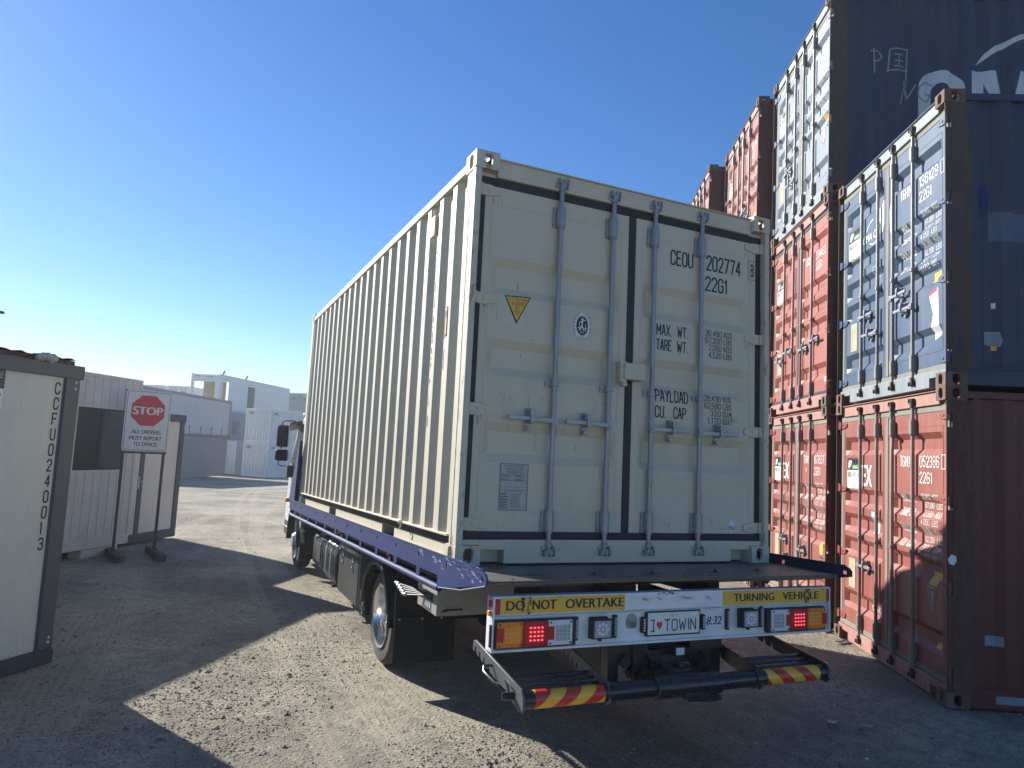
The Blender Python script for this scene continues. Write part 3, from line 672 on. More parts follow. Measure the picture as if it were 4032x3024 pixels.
def id_text(par, style, num, lines, key, weights=True, extra=None, pale=False, owner='TGHU', checkbox=True):
    rec = STY[style]['rec']
    fn = lambda x, z, l: (x, YL + leaf_depth(rec, x, z) - .0022 - l, z)
    xb = []
    for lo, hi in LEAF.values(): xb += [lo+.075, lo+.12, hi-.12, hi-.075]
    zb = [q for zt, zbm, d in rec for q in (zt, zt-.055, zbm+.055, zbm)]
    mb = MB(); B = .012
    stencil(mb, owner, 1.50, 1.905, .105, .20, bold=B); stencil(mb, num, 1.88, 1.905, .105, .345, bold=B); stencil(mb, '22G1', 1.88, 1.765, .10, .22, bold=B)
    if checkbox: frame2d(mb, 2.262, 1.895, 2.325, 2.02, .006)
    if weights:
        for s, z in (('MAX. WT.', 1.585), ('TARE WT.', 1.455), ('PAYLOAD', 1.310), ('CU. CAP.', 1.175)): stencil(mb, s, 1.49, z, .072, .26, bold=B)
        for i, s in enumerate(lines):
            a, u = s.split(' ')
            stencil(mb, a, 1.90, 1.625-i*.0745, .050, .155, bold=B); stencil(mb, u, 2.10, 1.625-i*.0745, .050, .10, bold=B)
    decal('lettering', mb, MT['header_red'] if pale else MT['white'], par, fn, xb, zb, key=key)
    return fn, xb, zb
def container(style, label, M, group=None, key=None, handles=None, bent=None, decor=None, cat='shipping container', name='shipping_container'):
    st = STY[style]; K = st['key']; key = key or K
    root = thing(name, label, cat, M, group)
    cm = MT[st['cast']]
    for l in (1, 0):
        for r_ in (1, 0):
            for t in (0, 1): obj('corner_casting', lambda: casting_mb(l, r_, t), cm, root, key=f'cast{l}{r_}{t}', bev=.008)
        obj('corner_post', lambda: post_mb(l, st), MT[st['post']], root, key=f'post{K}{l}', bev=.003)
        obj('corner_post', lambda: fpost_mb(l), MT[st['post']], root, key=f'fpost{l}', bev=.003)
        obj('bottom_rail', lambda: bottomrail_mb(l, st), MT[st['side']], root, key=f'br{K}{l}', bev=.003)
        f = (lambda x: x) if l else (lambda x: CW-x)
        obj('top_rail', lambda: MB().box((f(.003), .178, 2.49), (f(.06), CL-.178, 2.553)), MT[st['side'] if K == 'c' else st['side']] if K != 'c' else MT['cream_worn'], root, key=f'tr{K}{l}', bev=.006)
        obj('side_wall', lambda: side_mb(l, st), MT[st['side']], root, key=f'side{K}{l}')
    obj('roof', roof_mb, MT[st['side']], root, key='roof'); obj('front_wall', front_mb, MT[st['side']], root, key='front')
    obj('floor', lambda: MB().box((.05, .1, .10), (CW-.05, CL-.05, .148)), MT['chassis'], root, key='floor')
    obj('door_header', lambda: header_mb(st), MT[st['header']], root, key='hdr', bev=.005)
    obj('door_sill', lambda: sill_mb(st), MT[st['header']], root, key='sill', bev=.004)
    obj('door_gasket', gasket_mb, MT[st['gasket']], root, key='gask', bev=.006)
    doors = {}
    for s in 'lr':
        d = obj('door', lambda: leaf_mb(s, st['rec']), MT[st['door']], root, key=f'leaf{K}{s}'); doors[s] = d
        for z in (.245, .945, 1.645, 2.352):
            obj('hinge', lambda: hinge_mb(.05 if s == 'l' else CW-.05, 1 if s == 'l' else -1), MT[st['door']], d, Matrix.Translation((0,0,z)), key=f'hinge{s}', bev=.003)
    hd = handles or [(-1,.905),(-1,.905),(1,.905),(1,.905)]
    for i, x in enumerate((.633, 1.044, 1.392, 1.808)):
        b = obj('locking_bar', lambda: rod_mb(bent == i), MT[st['bar']], root, Matrix.Translation((x,0,0)), key=f'rod{bent == i}')
        sg = 1 if i % 2 == 0 else 1
        for z0, z1 in ((2.20, 2.33), (.205, .335)): obj('bar_bracket', lambda: sleeve_mb(z0, z1), MT[st['bar']], b, key=f'slv{z0}', bev=.002)
        obj('bar_guide', lambda: guide_mb(1.147), MT[st['bar']], b, key='guide', bev=.002)
        obj('cam_lock', lambda: cam_mb(2.475, True), MT[st['cam']], b, key='camt', bev=.003); obj('cam_lock', lambda: cam_mb(.105, False), MT[st['cam']], b, key='camb', bev=.003)
        if hd[i]:
            s, z = hd[i]; T = Matrix.Translation((0,0,z))
            obj('door_handle', lambda: handle_mb(s), MT['galv'], b, T, key=f'hand{s}', bev=.002); obj('handle_catch', lambda: catch_mb(s), MT['galv'], b, T, key=f'catch{s}', bev=.002)
    if decor: decor(root, doors)
    return root

# --- cream container on the truck
TM = Matrix.Translation((-3.7537, -1.9229, 1.159)) @ euler_m(-.0271, .0060, .5015)
YM = Matrix.Translation((-3.7537, -1.9229, 0)) @ euler_m(0, 0, .5015)
def cream_decor(root, doors):
    rec = STY['cream']['rec']
    fn = lambda x, z, l: (x, YL + leaf_depth(rec, x, z) - .0018 - l, z)
    xb = []
    for lo, hi in LEAF.values(): xb += [lo+.075, lo+.12, hi-.12, hi-.075]
    zb = [q for zt, zbm, d in rec for q in (zt, zt-.055, zbm+.055, zbm)]
    B = .010; mb = MB()
    stencil(mb, 'CEOU', 1.547, 2.10, .113, .205, bold=B); stencil(mb, '202774', 1.87, 2.11, .118, .33, bold=B); stencil(mb, '8', 2.29, 2.125, .10, .035, bold=B); frame2d(mb, 2.268, 2.10, 2.345, 2.25, .004)
    stencil(mb, '22G1', 1.862, 1.955, .112, .205, bold=B)
    stencil(mb, 'MAX.', 1.44, 1.575, .082, .135, bold=B); stencil(mb, 'WT.', 1.62, 1.575, .082, .098, bold=B); stencil(mb, 'TARE', 1.44, 1.468, .082, .135, bold=B); stencil(mb, 'WT.', 1.62, 1.468, .082, .098, bold=B)
    stencil(mb, 'PAYLOAD', 1.442, 1.105, .088, .285, bold=B); stencil(mb, 'CU.', 1.442, .992, .084, .095, bold=B); stencil(mb, 'CAP.', 1.60, .992, .084, .125, bold=B)
    for i, (a, u) in enumerate((('30,480','KGS'),('67,200','LBS'),('2,050','KGS'),('4,520','LBS'))):
        w = .150 if len(a) == 6 else .118
        stencil(mb, a, 2.022-w, 1.622-i*.0535, .044, w, bold=B); stencil(mb, u, 2.042, 1.622-i*.0535, .044, .078, bold=B)
    for i, (a, u, w, w2) in enumerate((('28,430','KGS',.150,.078),('62,680','LBS',.150,.078),('33.0','CU.M.',.095,.09),('1,170','CU.FT.',.118,.10))):
        stencil(mb, a, 2.022-w, 1.142-i*.0535, .044, w, bold=B); stencil(mb, u, 2.042, 1.142-i*.0535, .044, w2, bold=B)
    decal('lettering', mb, MT['ink'], doors['r'], fn, xb, zb)
    # triangle sticker
    bk = poly2d(MB(), [(.262,1.688),(.452,1.700),(.352,1.510)]); s = decal('warning_sticker', bk, MT['black'], doors['l'], fn, xb, zb)
    g = lambda x, z, l: fn(x, z, l+.0012)
    decal('sticker_face', poly2d(MB(), [(.275,1.681),(.440,1.691),(.3535,1.528)]), MT['yellow'], s, g, xb, zb)
    t = MB()
    for q, x, z, h, w in (('ATTENTION',.297,1.662,.016,.125),('THIS CONTAINER',.305,1.644,.010,.105),('MUST BE REPAIRED',.312,1.630,.010,.09),('ONLY',.338,1.616,.010,.03),('WITH',.340,1.602,.010,.028),('CORTEN',.333,1.588,.010,.04),('STEEL',.340,1.574,.010,.028)): stencil(t, q, x, z, h, w)
    decal('sticker_print', t, MT['black'], s, lambda x, z, l: fn(x, z, l+.0024), xb, zb)
    # oval survey seal
    o = disc2d(MB(), .838, 1.560, .069, .097); s = decal('survey_seal', o, MT['sticker_white'], doors['l'], fn, xb, zb)
    t = MB(); disc2d(t, .838, 1.560, .045, .066); ring2d(t, .838, 1.560, .067, .095, .002)
    decal('seal_print', t, MT['ink'], s, g, xb, zb)
    t = MB()
    for i, ch in enumerate('BUREAU VERITAS'):
        a = R(205 - i*(230/13)); stencil(t, ch, .838+.052*math.cos(a)-.004*math.sin(a)*1, 1.560+.076*math.sin(a), .0145, .010, rot=a-math.pi/2) if ch != ' ' else None
    stencil(t, '1828', .815, 1.472, .014, .045)
    decal('seal_print', t, MT['ink'], s, g, xb, zb)
    t = MB(); disc2d(t, .838, 1.605, .008, .009, 10); stroke2d(t, [(.838,1.598),(.836,1.56),(.822,1.535)], .010); stroke2d(t, [(.836,1.56),(.852,1.53)], .009); stroke2d(t, [(.838,1.59),(.86,1.60)], .007); stroke2d(t, [(.838,1.59),(.815,1.58)], .007)
    for x in (.808, .856): stroke2d(t, [(x,1.545),(x+.014,1.545)], .006); stroke2d(t, [(x+.007,1.575),(x+.007,1.525)], .005)
    stencil(t, 'BV', .823, 1.507, .018, .03)
    decal('seal_print', t, MT['sticker_white'], s, lambda x, z, l: fn(x, z, l+.0024), xb, zb)
    # data plate
    pl = obj('data_plate', MB().box((.288, YL-.004, .330), (.485, YL-.001, .622)), MT['plate'], doors['l'], bev=.001)
    t = frame2d(MB(), .290, .332, .483, .620, .003)
    for q, z, h, w in (('APPROVED FOR TRANSPORT',.600,.0095,.15),('UNDER CUSTOMS SEAL',.584,.0095,.125),('CSC SAFETY APPROVAL',.447,.0095,.135)): stencil(t, q, .387-w/2, z, h, w)
    frame2d(t, .335, .562, .44, .577, .0015); stencil(t, 'GB/C 14034 BV2010', .340, .565, .008, .095)
    for z in (.552,.512,.474,.455): rect2d(t, .294, z, .478, z+.0012)
    for i in range(10):
        z = .432-i*.0095; rect2d(t, .296, z, .296+.04+random.random()*.03, z+.0035); frame2d(t, .37, z-.002, .425, z+.0065, .001)
    for i in range(5):
        z = .545-i*.0075
        if i not in (2,): rect2d(t, .297, z, .297+.05+random.random()*.025, z+.003); rect2d(t, .39, z, .39+.04+random.random()*.04, z+.003)
    frame2d(t, .433, .352, .475, .436, .0012)
    decal('plate_print', t, MT['ink'], pl, lambda x, z, l: (x, YL-.0046, z))
    st_ = decal('round_sticker', disc2d(MB(), 2.135, .253, .034, .042), MT['signwhite'], doors['r'], fn, xb, zb)
    t = MB()
    for z in (.250, .240, .230): stroke2d(t, [(2.108,z),(2.122,z+.006),(2.135,z),(2.148,z-.004),(2.162,z+.002)], .004)
    decal('sticker_print', t, MT['tblue'], st_, g, xb, zb)
    rnd = random.Random(12)
    for sd in 'lr':
        lo, hi = LEAF[sd]; t = MB()
        for z in (.945, 1.645, 2.352, .245):
            hx = lo+.03 if sd == 'l' else hi-.03; q = 1 if sd == 'l' else -1
            for k in range(5):
                x = hx+q*rnd.uniform(0, .10); L = rnd.uniform(.02, .09); stroke2d(t, [(x, z-.042), (x+rnd.uniform(-.002,.002), z-.042-L)], rnd.uniform(.0012,.003))
        for k in range(60):
            x = rnd.uniform(lo+.03, hi-.03); z = rnd.choice((rnd.uniform(.22,.34), rnd.uniform(.6,1.2), rnd.uniform(.3,2.3), rnd.uniform(1.0,1.12))); L = rnd.uniform(.01,.07); a = rnd.choice((1.57, 1.5, 1.65, .9, .2))
            stroke2d(t, [(x, z), (x+L*.5*math.cos(a), z-L*.5*math.sin(a)), (x+L*math.cos(a)+rnd.uniform(-.004,.004), z-L*math.sin(a))], rnd.uniform(.001,.003))
        for k in range(12): disc2d(t, rnd.uniform(lo+.05, hi-.05), rnd.uniform(.2, 1.5), rnd.uniform(.002,.006), rnd.uniform(.002,.006), 7)
        decal('grime_streaks', t, MT['grime'], doors[sd], lambda x, z, l: fn(x, z, l-.0008), xb, zb)
    obj('lock_box', lockbox_mb, MT['cream'], root, bev=.003)
    # side markings on the corrugated wall, cut at the folds
    y0, y1 = .135, CL-.14
    prof = corr_profile(y0, y1, .278, .036, .014)
    sf = lambda u, z, l: (corr_x(-u, y0, y1, .278, .036, .014)-.003-l, -u, z)       # u = -y so letters read correctly from outside
    ub = [-y for y, x in prof]
    t = MB()
    for i, ch in enumerate('CEOU2027748'): stencil(t, ch, -.785, 2.03-i*.112-(.03 if i > 3 else 0)-(.03 if i > 9 else 0), .082, .072, bold=.01) 
    for i, ch in enumerate('22G1'): stencil(t, ch, -.535, 2.04-i*.1, .075, .065, bold=.01)
    sw = [o for o in root.children if o.name.startswith('side_wall')][0]
    frame2d(t, -.56, 1.235, -.45, 1.365, .008); stencil(t, 'i', -.52, 1.26, .07, .02, bold=.02); stencil(t, '8', -.54, 1.15, .06, .05)
    decal('lettering', t, MT['ink'], sw, sf, ub)
    ys = decal('height_sticker', rect2d(MB(), -.56, 1.45, -.42, 1.65), MT['yellow'], sw, sf, ub)
    t = frame2d(MB(), -.56, 1.45, -.42, 1.65, .008); stencil(t, '2.6M', -.548, 1.575, .05, .11); stencil(t, "8'6\"", -.54, 1.48, .055, .09)
    decal('sticker_print', t, MT['black'], ys, lambda u, z, l: sf(u, z, l+.0015), ub)
    v = MB().box((-.004, .77, 2.24), (.03, .86, 2.39)); v.tube([(0,.815,2.40),(0,.815,2.43),(.012,.80,2.435)], .005, 6)
    obj('vent', v, MT['cream'], sw, bev=.01)
    obj('lashing_ring', MB().tube([(-.004+.0, 1.17+.03*math.cos(a), .150+.03*math.sin(a)) for a in [k*math.pi/7 for k in range(11)]], .006, 6), MT['cream_worn'], root)
    decal('placard', rect2d(MB(), -5.20, 2.31, -5.10, 2.44), MT['signwhite'], sw, sf, ub)
container('cream', 'clean cream shipping container with navy lettering loaded on the tilt tray truck', TM, decor=cream_decor)

# --- the stacks on the right (doors facing left)
def SM(x, y, z, yaw=0): return Matrix.Translation((x, y+CW, z)) @ Matrix.Rotation(-math.pi/2+yaw, 4, 'Z')
LN = ['30.480 KGS','67.200 LBS','2.200 KGS','4.850 LBS','28.280 KGS','62.350 LBS','33.2 CU.M','1.172 CU.FT.']
def std_bits(doors, fn, xb, zb, key, tri='tri', old=True):
    pl = obj('data_plate', lambda: MB().box((.285, YL-.004, .585), (.455, YL-.001, .895)), MT['oldplate'], doors['l'], key='odp', bev=.001)
    t = MB(); rnd = random.Random(3)
    for i in range(24): rect2d(t, .295, .60+i*.012, .295+.05+rnd.random()*.10, .603+i*.012)
    decal('plate_print', t, MT['graf'], pl, lambda x, z, l: (x, YL-.0048, z), key='odpp')
    croc_sticker(doors['l'], key, fn, xb, zb)
def A_blue(root, doors):
    fn, xb, zb = id_text(doors['r'], 'blue', '138129', ['30.480 KGS','67.200 LBS','2.200 KGS','4.850 LBS','28.280 KGS','62.350 LBS','33.1 CU.M','1.170 CU.FT.'], 'idAb')
    std_bits(doors, fn, xb, zb, 'st')
    t = text2d(MB(), 'CMA CGM', .60, 1.735, .085, .50, bold=.02, slant=.15); stroke2d(t, [(.70,1.86),(.74,1.90),(.80,1.935),(.86,1.95)], .012); stroke2d(t, [(.78,1.70),(.84,1.675),(.90,1.675),(.96,1.70)], .012)
    decal('lettering', t, MT['white'], doors['l'], fn, xb, zb)
    s = decal('paint_scar', poly2d(MB(), [(1.02,2.02),(1.10,2.10),(1.135,2.05),(1.13,1.80),(1.09,1.74),(1.05,1.80),(1.02,1.88)]), MT['sticker_white'], doors['l'], fn, xb, zb)
    s = decal('paint_scar', poly2d(MB(), [(1.26,1.90),(1.29,1.98),(1.31,1.90),(1.315,1.70),(1.28,1.66),(1.265,1.75)]), MT['sticker_white'], doors['r'], fn, xb, zb)
    decal('yellow_sticker', poly2d(MB(), [(2.075,.955),(2.225,.955),(2.225,1.045),(2.075,1.045)]), MT['yellow'], doors['r'], fn, xb, zb)
    w = decal('torn_sticker', poly2d(MB(), [(2.05,.86),(2.215,.89),(2.23,.55),(2.19,.47),(2.08,.44),(2.09,.56),(2.13,.66),(2.10,.74)]), MT['sticker_white'], doors['r'], fn, xb, zb)
    decal('sticker_edge', poly2d(MB(), [(2.05,.86),(2.20,.888),(2.20,.862),(2.055,.835)]), MT['red'], w, lambda x, z, l: fn(x, z, l+.0012), xb, zb)
    decal('survey_mark', frame2d(stencil(MB(), 'GL', .86, 1.30, .09, .10), .85, 1.22, .97, 1.42, .008), MT['lblue'], doors['l'], fn, xb, zb)
    side = [o for o in root.children if o.name.startswith('side_wall')][1]
    y0, y1 = .225, CL-.14; pr = corr_profile(y0, y1, .278, .036, .014)
    sf = lambda u, z, l: (CW-corr_x(u, y0, y1, .278, .036, .014)+.003+l, u, z)
    ub = [y for y, x in pr]; mk = lambda n, m, mt: decal(n, m, MT[mt], side, sf, ub)
    mk('tape_patch', rect2d(MB(), .395, .672, .425, .722), 'white'); mk('paint_patch', poly2d(MB(), [(.335,.475),(.34,.36),(.455,.345),(.47,.40),(.45,.475)]), 'graf'); mk('yellow_tag', rect2d(MB(), .39, .315, .43, .355), 'yellow')
    mk('cover_patch', poly2d(MB(), [(.375,1.51),(.66,1.50),(.65,1.26),(.60,1.235),(.38,1.245)]), 'header_blue') if False else mk('cover_patch', poly2d(MB(), [(.375,1.51),(.70,1.50),(.70,1.25),(.38,1.25)]), 'blue_door')
    mk('spray_patch', disc2d(MB(), .33, 1.61, .05, .155, 20), 'tblue'); mk('rust_patch', disc2d(MB(), .59, 1.51, .02, .022, 12), 'casting')
def A_red(root, doors):
    fn, xb, zb = id_text(doors['r'], 'red', '052386', LN[:7]+['1.173 CU.FT.'], 'idAr')
    std_bits(doors, fn, xb, zb, 'st')
    decal('lettering', text2d(MB(), 'TEX', .50, 1.69, .235, .36, bold=.03), MT['white'], doors['l'], fn, xb, zb, key='tex')
    g = decal('survey_mark', poly2d(MB(), [(.86,1.44),(.99,1.425),(.965,1.20),(.84,1.215)]), MT['lblue'], doors['l'], fn, xb, zb)
    decal('sticker_print', stencil(MB(), 'GL', .88, 1.29, .09, .085), MT['sticker_white'], g, lambda x, z, l: fn(x, z, l+.0015), xb, zb)
    decal('yellow_sticker', poly2d(MB(), [(2.045,.905),(2.19,.905),(2.20,1.02),(2.06,1.02)]), MT['yellow'], doors['r'], fn, xb, zb)
    decal('yellow_sticker', rect2d(MB(), 2.11, .39, 2.19, .44), MT['yellow'], doors['r'], fn, xb, zb)
    tri = decal('warning_sticker', poly2d(MB(), [(2.02,.905),(2.175,.905),(2.10,.71)]) if False else poly2d(MB(), [(2.02,.885),(2.175,.885),(2.10,.69)]), MT['red_side'], doors['r'], fn, xb, zb)
    t = MB(); stroke2d(t, [(2.02,.885),(2.175,.885),(2.10,.69),(2.02,.885)], .004); stencil(t, 'ATTENTION', 2.042, .86, .014, .11)
    for i in range(7): rect2d(t, 2.10-.034+i*.004, .845-i*.016, 2.10+.034-i*.004, .850-i*.016)
    decal('sticker_print', t, MT['white'], tri, lambda x, z, l: fn(x, z, l+.0012), xb, zb)
    t = text2d(MB(), 'CMA CGM', .80, .435, .055, .30, bold=.02); stroke2d(t, [(.86,.51),(.90,.545)], .010); stroke2d(t, [(.90,.39),(.95,.375),(1.0,.39)], .010)
    decal('lettering', t, MT['white'], doors['l'], fn, xb, zb)
    side = [o for o in root.children if o.name.startswith('side_wall')][1]
    y0, y1 = .225, CL-.14; pr = corr_profile(y0, y1, .278, .036, .014)
    sf = lambda u, z, l: (CW-corr_x(u, y0, y1, .278, .036, .014)+.003+l, u, z)
    decal('paper_label', rect2d(MB(), .315, .495, .455, .575), MT['graf'], side, sf, [y for y, x in pr])
    rail = [o for o in root.children if o.name.startswith('bottom_rail')][1]
    obj('reflective_strip', MB().box((CW-.0058, .38, .055), (CW-.0030, 1.9, .115)), MT['graf'], rail)
    post = [o for o in root.children if o.name.startswith('corner_post')][2]
    decal('torn_label', poly2d(MB(), [(.010,1.17),(.04,1.21),(.075,1.195),(.08,1.155),(.055,1.12),(.02,1.135)]), MT['white'], post, lambda x, z, l: (CW+.004, x, z))
def B_top(root, doors):
    fn, xb, zb = id_text(doors['r'], 'grey', '129314', LN, 'idBt')
    std_bits(doors, fn, xb, zb, 'st')
    t = text2d(MB(), 'CMA CGM', .60, 1.68, .085, .50, bold=.02, slant=.15); stroke2d(t, [(.70,1.80),(.74,1.85),(.80,1.89),(.86,1.90)], .012)
    decal('lettering', t, MT['white'], doors['l'], fn, xb, zb)
    decal('yellow_sticker', poly2d(MB(), [(2.08,1.02),(2.22,1.00),(2.22,1.10),(2.08,1.12)]), MT['yellow'], doors['r'], fn, xb, zb)
    tri = decal('warning_sticker', poly2d(MB(), [(2.04,.95),(2.19,.95),(2.12,.74)]), MT['sticker_white'], doors['r'], fn, xb, zb)
    decal('sticker_print', stroke2d(stencil(MB(), 'ATTENTION', 2.06, .91, .02, .11), [(2.04,.95),(2.19,.95),(2.12,.74),(2.04,.95)], .008), MT['red'], tri, lambda x, z, l: fn(x, z, l+.0012), xb, zb)
    side = [o for o in root.children if o.name.startswith('side_wall')][1]
    y0, y1 = .225, CL-.14; pr = corr_profile(y0, y1, .278, .036, .014)
    sf = lambda u, z, l: (CW-corr_x(u, y0, y1, .278, .036, .014)+.003+l, u, z)
    ub = [y for y, x in pr]; Z0 = 2*CH; dx = .10
    # big C M A letters and the swoosh above them
    t = MB()
    def arc(cx, cz, rx, rz, a0, a1, n): return [(cx+rx*math.cos(R(a0+(a1-a0)*k/n)), cz+rz*math.sin(R(a0+(a1-a0)*k/n))) for k in range(n+1)]
    cz = 6.33-Z0; cx = 1.235+dx
    top_o = arc(cx, cz+.20, .275, .225, 0, 180, 12); bot_o = arc(cx, cz-.20, .275, .225, 180, 360, 12)
    top_i = arc(cx, cz+.14, .115, .125, 0, 180, 12); bot_i = arc(cx, cz-.14, .115, .125, 180, 360, 12)
    oo = top_o+bot_o; ii = top_i+bot_i
    t.add([(a,b,0) for a, b in oo]+[(a,b,0) for a, b in ii], [(k, k+1, len(oo)+k+1, len(oo)+k) for k in range(len(oo)-1)])
    for mx in (1.585+dx,):
        poly2d(t, [(mx,5.93-Z0),(mx+.15,5.93-Z0),(mx+.15,6.755-Z0),(mx,6.755-Z0)]); poly2d(t, [(mx+.15,6.755-Z0),(mx+.275,6.755-Z0),(mx+.475,6.02-Z0),(mx+.355,6.02-Z0),(mx+.15,6.60-Z0)])
        poly2d(t, [(mx+.40,6.02-Z0),(mx+.50,6.02-Z0),(mx+.70,6.755-Z0),(mx+.57,6.755-Z0)]); poly2d(t, [(mx+.70,5.93-Z0),(mx+.85,5.93-Z0),(mx+.85,6.755-Z0),(mx+.70,6.755-Z0)])
    poly2d(t, [(2.60+dx,5.93-Z0),(2.77+dx,5.93-Z0),(2.99+dx,6.755-Z0),(2.85+dx,6.755-Z0)]); poly2d(t, [(2.99+dx,6.755-Z0),(3.15+dx,6.755-Z0),(3.42+dx,5.93-Z0),(3.25+dx,5.93-Z0)]); rect2d(t, 2.85+dx, 6.10-Z0, 3.20+dx, 6.25-Z0)
    up = [(1.62,6.83),(1.72,6.975),(1.84,7.07),(1.99,7.15),(2.22,7.255),(2.6,7.36),(3.0,7.42)]; lo = [(3.0,7.36),(2.6,7.29),(2.22,7.19),(2.02,7.09),(1.86,7.00),(1.75,6.92)]
    poly2d(t, [(a+dx+.02, b-Z0) for a, b in up+lo])
    decal('logo_lettering', t, MT['white_cma'], side, sf, ub)
    q = lambda pts: [(a+dx, b-Z0) for a, b in pts]
    t = MB()
    for pts in ([(.435,7.02),(.445,6.71)], [(.40,6.99),(.50,6.995),(.545,6.94),(.51,6.88),(.445,6.86)], [(.63,7.01),(.612,6.76)], [(.64,7.02),(.85,7.03)], [(.845,7.03),(.825,6.55)], [(.60,6.745),(.85,6.755)], [(.68,6.95),(.79,6.955)], [(.735,6.95),(.735,6.80)], [(.69,6.87),(.79,6.875)], [(.68,6.80),(.80,6.80)], [(.76,6.33),(.80,6.52),(.84,6.66)], [(.80,6.62),(.835,6.40)], [(.845,6.40),(.93,6.56)]): stroke2d(t, q(pts), .018)
    decal('chalk_marks', t, MT['graf'], side, sf, ub)
    t = MB()
    for pts in ([(1.13,6.57),(1.05,6.60),(.97,6.53),(.955,6.43),(1.01,6.36),(1.08,6.36),(1.11,6.44),(1.04,6.45)],): stroke2d(t, q(pts), .016, .001)
    decal('pen_marks', t, MT['darkgraf'], side, sf, ub)
def B_mid(root, doors):
    fn, xb, zb = id_text(doors['r'], 'orange', '334432', LN, 'idBm', weights=False, owner='CRXU', checkbox=False)
    std_bits(doors, fn, xb, zb, 'st')
    t = MB()
    for i in range(7): stencil(t, ['30.480 KGS','67.200 LBS','2.200 KGS','4.850 LBS','28.280 KGS','62.350 LBS','33.2 CUM'][i], 1.92, 1.60-i*.075, .045, .28)
    decal('ghost_lettering', t, MT['header_red'], doors['r'], fn, xb, zb)
    t = ring2d(MB(), .82, 1.80, .07, .09, .012, 20); ring2d(t, .80, 1.79, .035, .05, .010, 16); stroke2d(t, [(.70,1.74),(.72,1.84),(.76,1.88)], .012)
    decal('ghost_emblem', t, MT['header_red'], doors['l'], fn, xb, zb)
    decal('tape_patch', rect2d(MB(), 2.22, .31, 2.29, .37), MT['white'], doors['r'], fn, xb, zb)
def B_low(root, doors):
    fn, xb, zb = id_text(doors['r'], 'red', '167837', LN, 'idBl')
    std_bits(doors, fn, xb, zb, 'st')
    decal('lettering', text2d(MB(), 'TEX', .50, 1.69, .235, .36, bold=.03), MT['white'], doors['l'], fn, xb, zb, key='tex')
    decal('yellow_sticker', rect2d(MB(), 2.11, .83, 2.22, .97), MT['yellow'], doors['r'], fn, xb, zb); decal('yellow_tag', rect2d(MB(), 1.57, 1.80, 1.605, 1.85), MT['yellow'], doors['r'], fn, xb, zb)
    tri = decal('warning_sticker', poly2d(MB(), [(2.09,.80),(2.24,.80),(2.17,.62)]), MT['black'], doors['r'], fn, xb, zb)
    decal('sticker_print', stencil(MB(), 'ATTENTION', 2.112, .765, .018, .11), MT['white'], tri, lambda x, z, l: fn(x, z, l+.0012), xb, zb)
def C_top(root, doors):
    fn, xb, zb = id_text(doors['r'], 'red', '167948', LN, 'idCt')
    std_bits(doors, fn, xb, zb, 'st')
    decal('yellow_sticker', poly2d(MB(), [(2.08,.62),(2.20,.62),(2.20,.76),(2.08,.76)]), MT['yellow'], doors['r'], fn, xb, zb)
def D_top(root, doors):
    fn, xb, zb = id_text(doors['r'], 'red', '167210', LN, 'idDt')
    std_bits(doors, fn, xb, zb, 'st')
def plainred(root, doors):
    fn, xb, zb = id_text(doors['r'], 'red', '052386', LN, 'idAr2')
HA = [(1,.905),(-1,.69),(1,.965),(-1,.80)]
GR = 'containers stacked on the right'
container('red', 'faded red container at ground level in the nearest column, diagonal shadow across its doors', SM(0, 0, 0), GR, handles=[(1,.86),None,None,None], bent=2, decor=A_red)
container('blue', 'faded blue container standing on the nearest red container, numbered 138129', SM(0.004, .01, CH), GR, handles=HA, decor=A_blue)
BX = -.08; BY = 2.525
container('red', 'red container numbered 167837, at ground level in the second column from the right', SM(BX, BY, 0), GR, handles=[(1,.86),(-1,.62),(1,.80),None], decor=B_low)
container('orange', 'orange red container numbered 334432, between a blue grey and a red container', SM(BX-.01, BY-.005, CH), GR, handles=[(-1,.77),(-1,.85),(1,.80),(1,.86)], decor=B_mid)
container('grey', 'bleached blue grey container with big white logo letters, top of the second column', SM(BX-.02, BY-.015, 2*CH), GR, handles=[(1,.905),(-1,.69),None,None], decor=B_top)
CX = -.25; CY = 5.17
container('red', 'red container at ground level behind the loaded truck, third column from the right', SM(CX, CY, 0), GR, handles=HA, decor=plainred)
container('orange', 'middle container of the third column from the right, behind the loaded truck', SM(CX, CY, CH), GR, handles=HA)
container('red', 'red container topping the third column, just left of the blue grey one', SM(CX-.015, CY+.03, 2*CH), GR, handles=HA, decor=C_top)
DX = -.50; DY = 7.98
container('red', 'bottom container of the farthest red column, behind the truck container', SM(DX, DY, 0), GR, handles=HA)
container('orange', 'middle container of the farthest red column, behind the truck container', SM(DX, DY, CH), GR, handles=HA)
container('red', 'farthest red container, top of its column against the sky above the cream container', SM(DX, DY, 2*CH), GR, handles=HA, decor=D_top)

# ------------------------------------------------------------------ the tilt tray truck (frame: x across, y forward, z up; tray frame tilted like the container)
truck = thing('tilt_tray_truck', 'blue and white tilt tray tow truck carrying the cream container', 'tow truck', YM)
BM = YM.inverted() @ TM
def tp(name, mb, mat, par=None, bed=False, bev=0, **k):
    return obj(name, mb, MT[mat] if isinstance(mat, str) else mat, par or truck, BM if bed else (Matrix.Identity(4)), bev=bev, **k)
sub = lambda name, mb, mat, par, bev=0, M=None, **k: obj(name, mb, MT[mat], par, M, bev=bev, **k)
